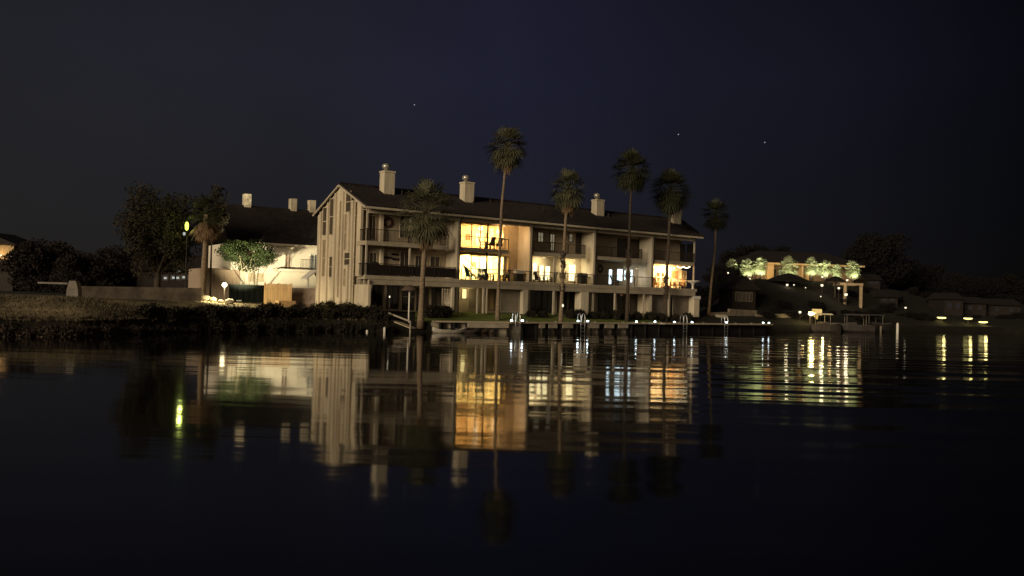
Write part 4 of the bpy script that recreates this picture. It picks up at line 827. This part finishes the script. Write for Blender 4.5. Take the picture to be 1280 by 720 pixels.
for px, lab in ((635, 'white dock light left of the ladder below the tallest palm'), (647.5, 'white dock light right of the ladder below the tallest palm'), (716.5, 'white dock light left of the ladder at the lawn corner'), (728.5, 'white dock light right of the ladder at the lawn corner'), (786, 'white dock light below the dark palm above the roof'), (809.5, 'white dock light below the party wall left of the orange porch'), (834, 'white dock light below the dense palm of the orange porch'), (855.6, 'white dock light just right of the dim ladder'), (899, 'white dock light at the ladder beside the low white wall'), (945, 'white dock light, left one of the close pair at the dock end'), (952, 'white dock light, right one of the close pair at the dock end')):
    p_, a = along(s_at(px)); nr = Vector((math.sin(a), -math.cos(a), 0)); q = p_ + nr * (.9 if px > 780 else .56); t_ = thing('dock_light', lab, 'dock light', (q.x, q.y, .93), a, 'white lights on the dock edge')
    MB().box(-.10, .10, -.10, .10, 0, .05).build('base', STEEL, t_); MB().blob((0, 0, .09), .085, .085, .07, nu=10, nv=6).build('lens', BULBW, t_, True)
# small lamp on the lawn by the third palm
p_ = at(703.5, 382, 72.6); t_ = thing('path_lamp', 'small white path lamp beside the trunk of the third palm', 'path lamp', (p_.x, p_.y, zg(p_.x, p_.y))); hz = p_.z - t_.location.z
MB().tube([(0, 0, -.05), (0, 0, hz)], .03, 6).build('stem', DARKF, t_); MB().blob((0, 0, hz), .08, .08, .13).build('globe', SMALLW, t_, True)
p_ = at(487, 371, 67.3); t_ = thing('path_lamp', 'tiny white lamp under the left end of the apartment row', 'path lamp', (p_.x, p_.y, zg(p_.x, p_.y))); hz = p_.z - t_.location.z
MB().tube([(0, 0, -.05), (0, 0, hz)], .03, 6).build('stem', DARKF, t_); MB().blob((0, 0, hz), .05, .05, .09).build('globe', SMALLW, t_, True)
OFFW = mat('weathered_white_rail', (.42, .37, .30), .7, .25, 3)
# parasol, gangway, canoes
p_ = ong(511, 66.2, 393); t_ = thing('patio_parasol', 'closed round topped patio parasol on a pale pole with a cross bar', 'parasol', p_); hz = at(511, 357, 66.2).z - p_.z
MB().tube([(0, 0, -.1), (0, 0, hz)], .06, 8).build('pole', WHITEP, t_); MB().lathe([(.62, hz - .38), (.60, hz - .28), (.42, hz - .08), (.06, hz + .05)], 14).build('canopy', mat('brown_canvas', (.10, .07, .05)), t_, True); z_ = at(511, 371, 66.2).z - p_.z; MB().box(-.45, .45, -.04, .04, z_ - .03, z_ + .03).build('cross_bar', DARKF, t_)
a = at(486, 391.5, 66.2); b = at(513, 402, 64.4); t_ = thing('gangway', 'pale gangway ramp sloping down to the water left of the parasol', 'gangway', a)
d = b - a; MB().tube([Vector((0, 0, 0)), d], .07, 6).build('handrail', OFFW, t_); MB().tube([d + Vector((0, 0, .05)), d + Vector((0, 0, -1.6))], .055, 6).build('post', OFFW, t_)
sd_ = Vector((-d.y, d.x, 0)).normalized() * .5; m = MB(); m.add([Vector((0, 0, -.45)), Vector((0, 0, -.45)) + sd_, d + Vector((0, 0, -.45)) + sd_, d + Vector((0, 0, -.45)), Vector((0, 0, -.53)), Vector((0, 0, -.53)) + sd_, d + Vector((0, 0, -.53)) + sd_, d + Vector((0, 0, -.53))], [(0, 3, 2, 1), (4, 5, 6, 7), (0, 1, 5, 4), (1, 2, 6, 5), (2, 3, 7, 6), (3, 0, 4, 7)]); m.build('ramp', TIMB, t_)
def canoe(label, name, px, D, Ln, wd, m, rz, hull=.34):
    p_ = at(px, 414, D); t_ = thing(name, label, name, (p_.x, p_.y, 0), rz, 'small boats at the seawall'); vs = []; n = 16; prof = [(-1, .95), (-.85, .35), (-.4, 0), (.4, 0), (.85, .35), (1, .95)]
    mb = MB()
    for i in range(n + 1):
        f_ = i / n * 2 - 1; k_ = max(.02, 1 - abs(f_) ** 2.4); sh = .22 * abs(f_) ** 3
        for (yy, zz) in prof: mb.v.append((f_ * Ln / 2, yy * wd / 2 * k_, -.08 + zz * hull + sh))
    for i in range(n):
        for j in range(5): mb.f.append((i * 6 + j, (i + 1) * 6 + j, (i + 1) * 6 + j + 1, i * 6 + j + 1))
    mb.build('hull', m, t_, True)
    dm = MB()
    for i in range(n + 1):
        f_ = i / n * 2 - 1; k_ = max(.02, 1 - abs(f_) ** 2.4); sh = .22 * abs(f_) ** 3
        for yy in (-.93, 0, .93): dm.v.append((f_ * Ln / 2, yy * wd / 2 * k_, -.08 + hull * (.88 if yy else .98) + sh))
    for i in range(n):
        for j in range(2): dm.f.append((i * 3 + j, (i + 1) * 3 + j, (i + 1) * 3 + j + 1, i * 3 + j + 1))
    dm.build('deck', m, t_, True); MB().lathe([(.28, 0), (.30, .05), (.24, .06)], 12, (0, 0, hull - .04)).build('cockpit_rim', DARKF, t_)
canoe('long white canoe floating at the foot of the seawall', 'canoe', 562, 66.4, 2.9, .75, mat('weathered_white_hull', (.48, .44, .37), .5, .2, 4), rad(28))
canoe('dark grey kayak next to the bow of the white canoe', 'kayak', 583, 67.2, 2.0, .62, mat('dark_grey_hull', (.06, .05, .045), .4), rad(12)); canoe('brown kayak in the middle of the little boats', 'kayak', 595, 67.9, 1.9, .6, mat('brown_hull', (.12, .085, .06), .4), rad(14)); canoe('dull tan kayak farthest from the white canoe', 'kayak', 606, 68.5, 1.9, .6, mat('tan_hull', (.16, .12, .085), .4), rad(16))
for px, py, D, lab in ((459, 414, 63.6, 'short white marker post in the water below the dark bushes'), (481, 402, 64.2, 'thin white marker post at the right end of the dark bushes')):
    p_ = at(px, py, D); o = tag(MB().tube([(0, 0, -.6), (0, 0, .12 if px < 470 else .35)], .09, 8).lathe([(.1, .10 if px < 470 else .32), (.04, .17 if px < 470 else .40)], 8).build('marker_post', WHITEP), lab, 'marker post'); o.location = (p_.x, p_.y, 0)
# ------------------------------------------------------------------ right shore
wallseg('retaining_wall', 'low pale retaining wall beside the leaning palm', 'wall', 888, 911, (390.5, 390), 92.5, 94, CONCD, .3); wallseg('retaining_wall', 'taller dim retaining wall under the small gabled boathouse', 'wall', 911, 945, (386, 388), 94, 97, CONCD, .3); wallseg('retaining_wall', 'long low retaining wall right of the boathouse', 'wall', 945, 996, (393, 392), 96, 99, CONCD, .3, zb=.3)
p_ = at(901, 388, 91.7); o = tag(MB().box(-.55, .55, -.3, .3, 0, .9).build('utility_cabinet', CONC), 'pale square utility cabinet in front of the low retaining wall', 'cabinet'); o.location = (p_.x, p_.y, at(901, 404, 91.7).z); 
p_ = ong(930, 104); t_ = thing('boathouse', 'small dim gabled boathouse above the retaining wall', 'boathouse', p_, rad(10)); zt = at(930, 361, 104).z - p_.z; zk = at(930, 345, 104).z - p_.z
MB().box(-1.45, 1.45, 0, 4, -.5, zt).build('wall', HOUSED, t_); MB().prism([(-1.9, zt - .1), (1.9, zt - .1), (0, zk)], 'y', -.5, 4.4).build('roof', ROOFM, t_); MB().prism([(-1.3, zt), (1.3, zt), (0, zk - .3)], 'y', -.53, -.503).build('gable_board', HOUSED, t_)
for x in (-.95, -.5, -.05, .4, .85): f = MB().box(x - .17, x + .17, -.05, -.003, .9, zt - .4).build('window', GREYP, t_); MB().box(x - .12, x + .12, -.06, -.051, .95, zt - .45).build('pane', DGLASS, f)
# hillside villa
VD = 142
p_ = at(985, 345, VD); t_ = thing('villa', 'ochre hillside villa with square pillars glowing among uplit palms', 'house', (p_.x, p_.y, zg(p_.x, p_.y)), rad(6)); gz = t_.location.z; zt = at(985, 329, VD).z - gz
def vx(px, py=340): return at(px, py, VD).x - p_.x
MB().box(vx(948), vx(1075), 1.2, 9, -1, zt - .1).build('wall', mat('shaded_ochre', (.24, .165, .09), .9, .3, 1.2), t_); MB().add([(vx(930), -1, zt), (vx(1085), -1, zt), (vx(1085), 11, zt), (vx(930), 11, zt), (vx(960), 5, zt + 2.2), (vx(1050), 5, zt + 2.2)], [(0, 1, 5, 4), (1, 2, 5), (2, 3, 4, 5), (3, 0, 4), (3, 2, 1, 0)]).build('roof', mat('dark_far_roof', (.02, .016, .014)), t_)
MB().box(vx(955), vx(1082), -.9, -.6, zt - .32, zt - .03).build('eave_beam', HOUSEO, t_)
for a, b in ((956.5, 965), (1001, 1003.5), (1008, 1011)): MB().box(vx(a), vx(b), -.5, .6, -1, zt - .33).build('pillar', HOUSEO, t_)
MB().box(vx(944), vx(963), -1.2, -.6, -1, at(950, 350, VD).z - gz).build('low_wall', HOUSEO, t_)
MB().box(vx(1003.7), vx(1007.8), .5, .6, .3, zt - 1.2).build('window', DGLASS, t_)
for a, b in ((968, 973), (976, 981), (990, 996), (1016, 1021), (1036, 1041), (1052, 1057)):
    f = MB().box(vx(a), vx(b), 1.1, 1.197, .2, zt - 1.0).build('window', DARKF, t_); MB().box(vx(a) + .08, vx(b) - .08, 1.08, 1.099, .28, zt - 1.08).build('pane', W_DIM if a in (976, 1052) else DGLASS, f)
# uplit trees on the terrace
ut = None
for i, (px, py, wpx, hpx, lab) in enumerate(((915, 331, 13, 24, 'narrow uplit palm, first of the glowing terrace palms from the tall leaning one'), (934, 334, 16, 24, 'uplit bushy palm between the narrow one and the ochre pillar'), (950, 332, 17, 22, 'uplit bushy palm touching the ochre pillar'), (985, 335, 22, 18, 'low wide uplit palm right of the ochre pillar'), (1014, 332, 17, 25, 'tall uplit palm with a dark heart right of the villa window'), (1031, 335, 16, 20, 'uplit palm between the dark hearted one and the pergola'), (1046, 338, 12, 18, 'small dull uplit palm behind the pergola post'), (1066, 336, 17, 22, 'rightmost uplit palm above the pergola beam'))):
    D = 131; c = at(px, py, D); g = Vector((c.x, c.y, zg(c.x, c.y))); rx = wpx * D / FPX / 2 * 1.25; rz = hpx * D / FPX / 2 * 1.15
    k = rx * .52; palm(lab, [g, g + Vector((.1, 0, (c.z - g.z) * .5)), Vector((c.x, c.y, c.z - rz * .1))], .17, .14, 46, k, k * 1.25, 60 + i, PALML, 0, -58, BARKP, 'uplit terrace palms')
    lamp((c.x - .3, c.y - rx - 1.1, c.z - rz - .3), (1, .95, .66), 1500 if i not in (6,) else 600, .15, 'SPOT', (c.x, c.y, c.z + .3), 85, 'tree_uplight')
lamp(at(961, 350, 138.5), (1, .70, .34), 210, .3); lamp(at(952, 352, 138), (1, .66, .28), 160, .3); lamp(at(1006, 345, 138), (1, .66, .28), 130, .3); lamp(at(930, 350, 137), (1, .7, .32), 90, .3); lamp(at(1040, 346, 138), (1, .66, .28), 60, .3)
# parasol huts, pergola, lanterns
p_ = ground_hit(987, 358); 
def hut(label, px, py_eave, py_top, D, wpx, base=372):
    c = at(px, py_eave, D); g = zg(c.x, c.y); t2 = thing('thatched_parasol', label, 'parasol', (c.x, c.y, g), 0, 'thatched parasols on the terrace'); r = wpx * D / FPX / 2; ze_ = c.z - g; zt_ = at(px, py_top, D).z - g
    MB().lathe([(r, ze_), (r * .96, ze_ + .08), (r * .5, (ze_ + zt_) / 2 + .12), (.05, zt_)], 18).build('canopy', mat('dark_thatch', (.014, .011, .009), .95), t2, True); MB().tube([(0, 0, -.1), (0, 0, zt_ - .1)], .09, 8).build('pole', BARKD, t2)
hut('broad dark thatched parasol in front of the ochre pillar', 985, 352, 341, 122, 58); hut('smaller dark thatched parasol left of the pergola', 1044, 352, 345, 121, 26)
D = 119; c = at(1066, 374, D); g = zg(c.x, c.y); t_ = thing('pergola', 'cream square framed pergola on the terrace right of the thatched parasols', 'pergola', (c.x, c.y, g)); zt = at(1066, 354, D).z - g; pm = mat('cream_pergola', (.40, .30, .19))
for px in (1056, 1076): MB().box(at(px, 370, D).x - c.x - .16, at(px, 370, D).x - c.x + .16, -.16, .16, -.3, zt - .3).build('post', pm, t_)
MB().box(at(1050, 354, D).x - c.x, at(1078.5, 354, D).x - c.x, -.2, .2, zt - .298, zt).build('beam', pm, t_); MB().box(at(1050, 354, D).x - c.x, at(1078.5, 354, D).x - c.x, 2.3, 2.6, zt - .298, zt).build('beam', pm, t_)
def lantern(label, px, py, D, r, m=SMALLW, E=0, col=(1, .8, .5), post_h=None):
    c = at(px, py, D); g = zg(c.x, c.y); h = max(.25, c.z - g); t2 = thing('garden_lantern', label, 'lantern', (c.x, c.y, min(g, c.z - .25)), 0, 'lanterns on the right shore')
    MB().tube([(0, 0, -.05), (0, 0, h - r)], .035, 6).build('post', DARKF, t2); MB().lathe([(r * .5, -r), (r, -r * .4), (r * .9, r * .5), (r * .3, r)], 10, (0, 0, h)).build('glass', m, t2, True); MB().lathe([(r * 1.1, r * .6), (r * .2, r * 1.4)], 10, (0, 0, h)).build('cap', DARKF, t2)
    if E: lamp((c.x, c.y - r - .3, c.z), col, E, .22)
for a in ((910, 341, 126, .22, 'pale lantern under the narrow uplit palm'), (937, 348.5, 128, .26, 'pale lantern at the foot of the uplit palm before the pillar'), (984, 356, 120, .26, 'lantern hanging bright under the broad thatched parasol'), (992.5, 356, 120, .16, 'dimmer lantern right of the bright one under the broad parasol'), (1028, 346, 124, .24, 'lantern between the thatched parasols'), (1027.5, 356.5, 120, .3, 'large lantern left of the smaller thatched parasol'), (1026, 370.5, 114, .13, 'tiny white lantern on the slope below the parasols'), (1048.5, 360, 118, .26, 'lantern left of the pergola post'), (1059, 350, 118, .24, 'lantern above the pergola beam'), (1057.5, 368, 117.5, .34, 'warm lantern at the foot of the pergola'), (1007, 359.5, 118, .12, 'tiny lantern left of the large one'), (1132, 384.5, 122, .22, 'white lantern on the dark shore right of the moored boats')):
    lantern(a[4], a[0], a[1], a[2], a[3] * .62, E=25 if a[3] > .23 else 0)
lantern('brightest yellow lantern beside the boat with the lit canopy', 1013.5, 391.5, 97.5, .26, BULBY, 190, (1, .78, .30)); lantern('smaller pale lantern left of the brightest yellow one', 1000, 390, 98, .15)
for px, py, D, lab in ((1177, 397, 116, 'yellow low lantern, first of three on the far right shore from the white pile'), (1210, 398, 117.5, 'yellow low lantern, the middle one of three on the far right shore'), (1229, 402.5, 119, 'yellow low lantern, the widest of three on the far right shore')):
    c = at(px, py, D); t2 = thing('bollard_light', lab, 'bollard light', (c.x, c.y, min(c.z - .3, zg(c.x, c.y))), 0, 'yellow shore lights'); h = c.z - t2.location.z
    MB().tube([(0, 0, -.1), (0, 0, h - .1)], .08, 8).build('post', DARKF, t2); MB().lathe([(.3, -.14), (.55, -.05), (.55, .04), (.2, .16)], 14, (0, 0, h)).build('lens', glow('low_yellow', (1, .84, .28), 2.6), t2, True); MB().lathe([(.6, .05), (.1, .3)], 14, (0, 0, h + .02)).build('hood', DARKF, t2); lamp((c.x, c.y - .8, c.z), (1, .8, .3), 30, .2)
# boats at the right shore
def boat(label, px, D, Ln, m, rz, canopy, name='moored_boat'):
    p_ = at(px, 405, D); t2 = thing(name, label, 'boat', (p_.x, p_.y, 0), rz, 'boats moored at the right shore'); mb = MB(); n = 10; prof = [(-1, .85), (-.9, .2), (-.3, -.3), (.3, -.3), (.9, .2), (1, .85)]
    for i in range(n + 1):
        f_ = i / n; k_ = min(1, .75 + f_) * (1 - max(0, f_ - .55) ** 1.6 * 3.4) if f_ < 1 else .04; k_ = max(k_, .04)
        for yy, zz in prof: mb.v.append(((f_ - .5) * Ln, yy * .95 * k_, zz + .25 * f_ ** 2 * (1 if zz > .5 else 0)))
    for i in range(n):
        for j in range(5): mb.f.append((i * 6 + j, (i + 1) * 6 + j, (i + 1) * 6 + j + 1, i * 6 + j + 1))
    mb.f.append(tuple(range(6))); mb.build('hull', m, t2); MB().box(-Ln * .42, Ln * .2, -.7, .7, .5, .56).build('deck', GREYP, t2)
    MB().prism([(-Ln * .12, .56), (Ln * .2, .56), (Ln * .08, 1.15), (-Ln * .10, 1.15)], 'y', -.6, .6).build('console', m, t2)
    for x in (-Ln * .3, Ln * .12):
        for y in (-.65, .65): MB().tube([(x, y, .5), (x, y, 1.95)], .025, 6).build('canopy_post', GREYP, t2)
    MB().prism([(-Ln * .36, 1.95), (Ln * .18, 1.95), (Ln * .13, 2.1), (-Ln * .31, 2.1)], 'y', -.85, .85).build('canopy', canopy, t2)
# lit canopy boat
boat('moored boat with a yellow lit canvas canopy beside the brightest lantern', 1029, 97.5, 4.2, mat('dim_white_hull', (.09, .075, .06), .5), rad(8), mat('cream_canvas', (.8, .7, .45)))
c = at(1029, 390, 97.5); lamp((c.x, c.y - .1, 1.5), (1, .8, .35), 35, .1)
t2 = thing('canvas_shelter', 'glowing yellow canvas shelter on the bank behind the boat canopy', 'shelter', (c.x, c.y + 2, zg(c.x, c.y + 2)), 0)
zl, zh = at(1029, 394, 99.5).z - t2.location.z, at(1029, 386.5, 99.5).z - t2.location.z
MB().prism([(-.58, zl), (.58, zl), (.58, zh - .12), (.5, zh), (-.36, zh)], 'y', 0, .5).build('canvas', glow('lit_canvas', (1, .68, .22), .85, .2, 3), t2); MB().box(-.5, -.44, .1, .16, -.3, zl).build('pole', DARKF, t2); MB().box(.44, .5, .1, .16, -.3, zl).build('pole', DARKF, t2)  # canvas emits its own glow in place of lamplight on it
c = at(1019, 393, 98.5); o = tag(MB().prism([(-.45, .1), (.3, -.55), (.36, .0), (-.2, .5)], 'y', 0, .3).build('lit_awning', glow('lit_awning_cloth', (1, .66, .16), .7, .2, 3)), 'small slanting yellow lit awning between the brightest lantern and the shelter', 'awning'); o.location = c  # awning cloth glows by itself, lamplight put into its material
boat('dim grey moored boat right of the lit canopy boat', 1064, 101, 5, mat('grey_hull', (.045, .038, .036), .5), rad(170), mat('grey_canvas', (.05, .042, .04)))
boat('dim moored boat with a low grey canopy near the white pile', 1094, 106, 4.6, mat('grey_hull', (.045, .038, .036), .5), rad(15), mat('grey_canvas', (.05, .042, .04)))
for px, py, D, lab in ((1122, 405, 101, 'tall white mooring pile standing in the dark water'), (1101, 409, 103, 'short dim mooring pile left of the tall white one')):
    c = at(px, py, D); o = tag(MB().tube([(0, 0, -1), (0, 0, c.z)], .14 if px > 1110 else .11, 10).lathe([(.15, c.z), (.05, c.z + .15)], 10).build('mooring_pile', WHITEP if px > 1110 else GREYP), lab, 'mooring pile'); o.location = (c.x, c.y, 0)
# dim houses of the far right shore
for px0, px1, ytop, D, lab in ((1181, 1204, 374, 128, 'dim taupe shore house behind the first yellow bollard light'), (1206, 1233, 379, 132, 'dim low shore house behind the middle yellow bollard light'), (1236, 1276, 381, 134, 'dim long shore house at the far right edge'), (1100, 1122, 383, 125, 'dim pinkish shore house left of the white lantern'), (1085, 1100, 358, 134, 'dim house wall on the slope right of the pergola')):
    a = at(px0, ytop, D); b = at(px1, ytop, D); g = zg((a.x + b.x) / 2, D); t2 = thing('shore_house', lab, 'house', ((a.x + b.x) / 2, D, g), 0, 'dim houses on the right shore'); h = max(1.2, a.z - g); wd = (b.x - a.x) / 2
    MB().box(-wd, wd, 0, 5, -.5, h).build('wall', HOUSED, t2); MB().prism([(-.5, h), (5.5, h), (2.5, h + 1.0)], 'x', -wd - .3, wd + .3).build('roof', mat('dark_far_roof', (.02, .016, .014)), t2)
    for x in (-wd * .5, wd * .4): f = MB().box(x - .35, x + .35, -.06, -.003, h * .4, h * .8).build('window', DARKF, t2); MB().box(x - .28, x + .28, -.075, -.061, h * .45, h * .75).build('pane', glow('faint_window', (1, .85, .8), .02), f)
# stars
for px, py, lab in ((518, 131, 'faint star above the bushy palm'), (848, 168, 'faint star above the dense palm'), (956, 178, 'brightest star over the hillside villa')):
    c = at(px, py, 900); o = tag(MB().blob((0, 0, 0), .55, .55, .55, nu=8, nv=6).build('star', STARM), lab, 'star', 'stars'); o.location = c
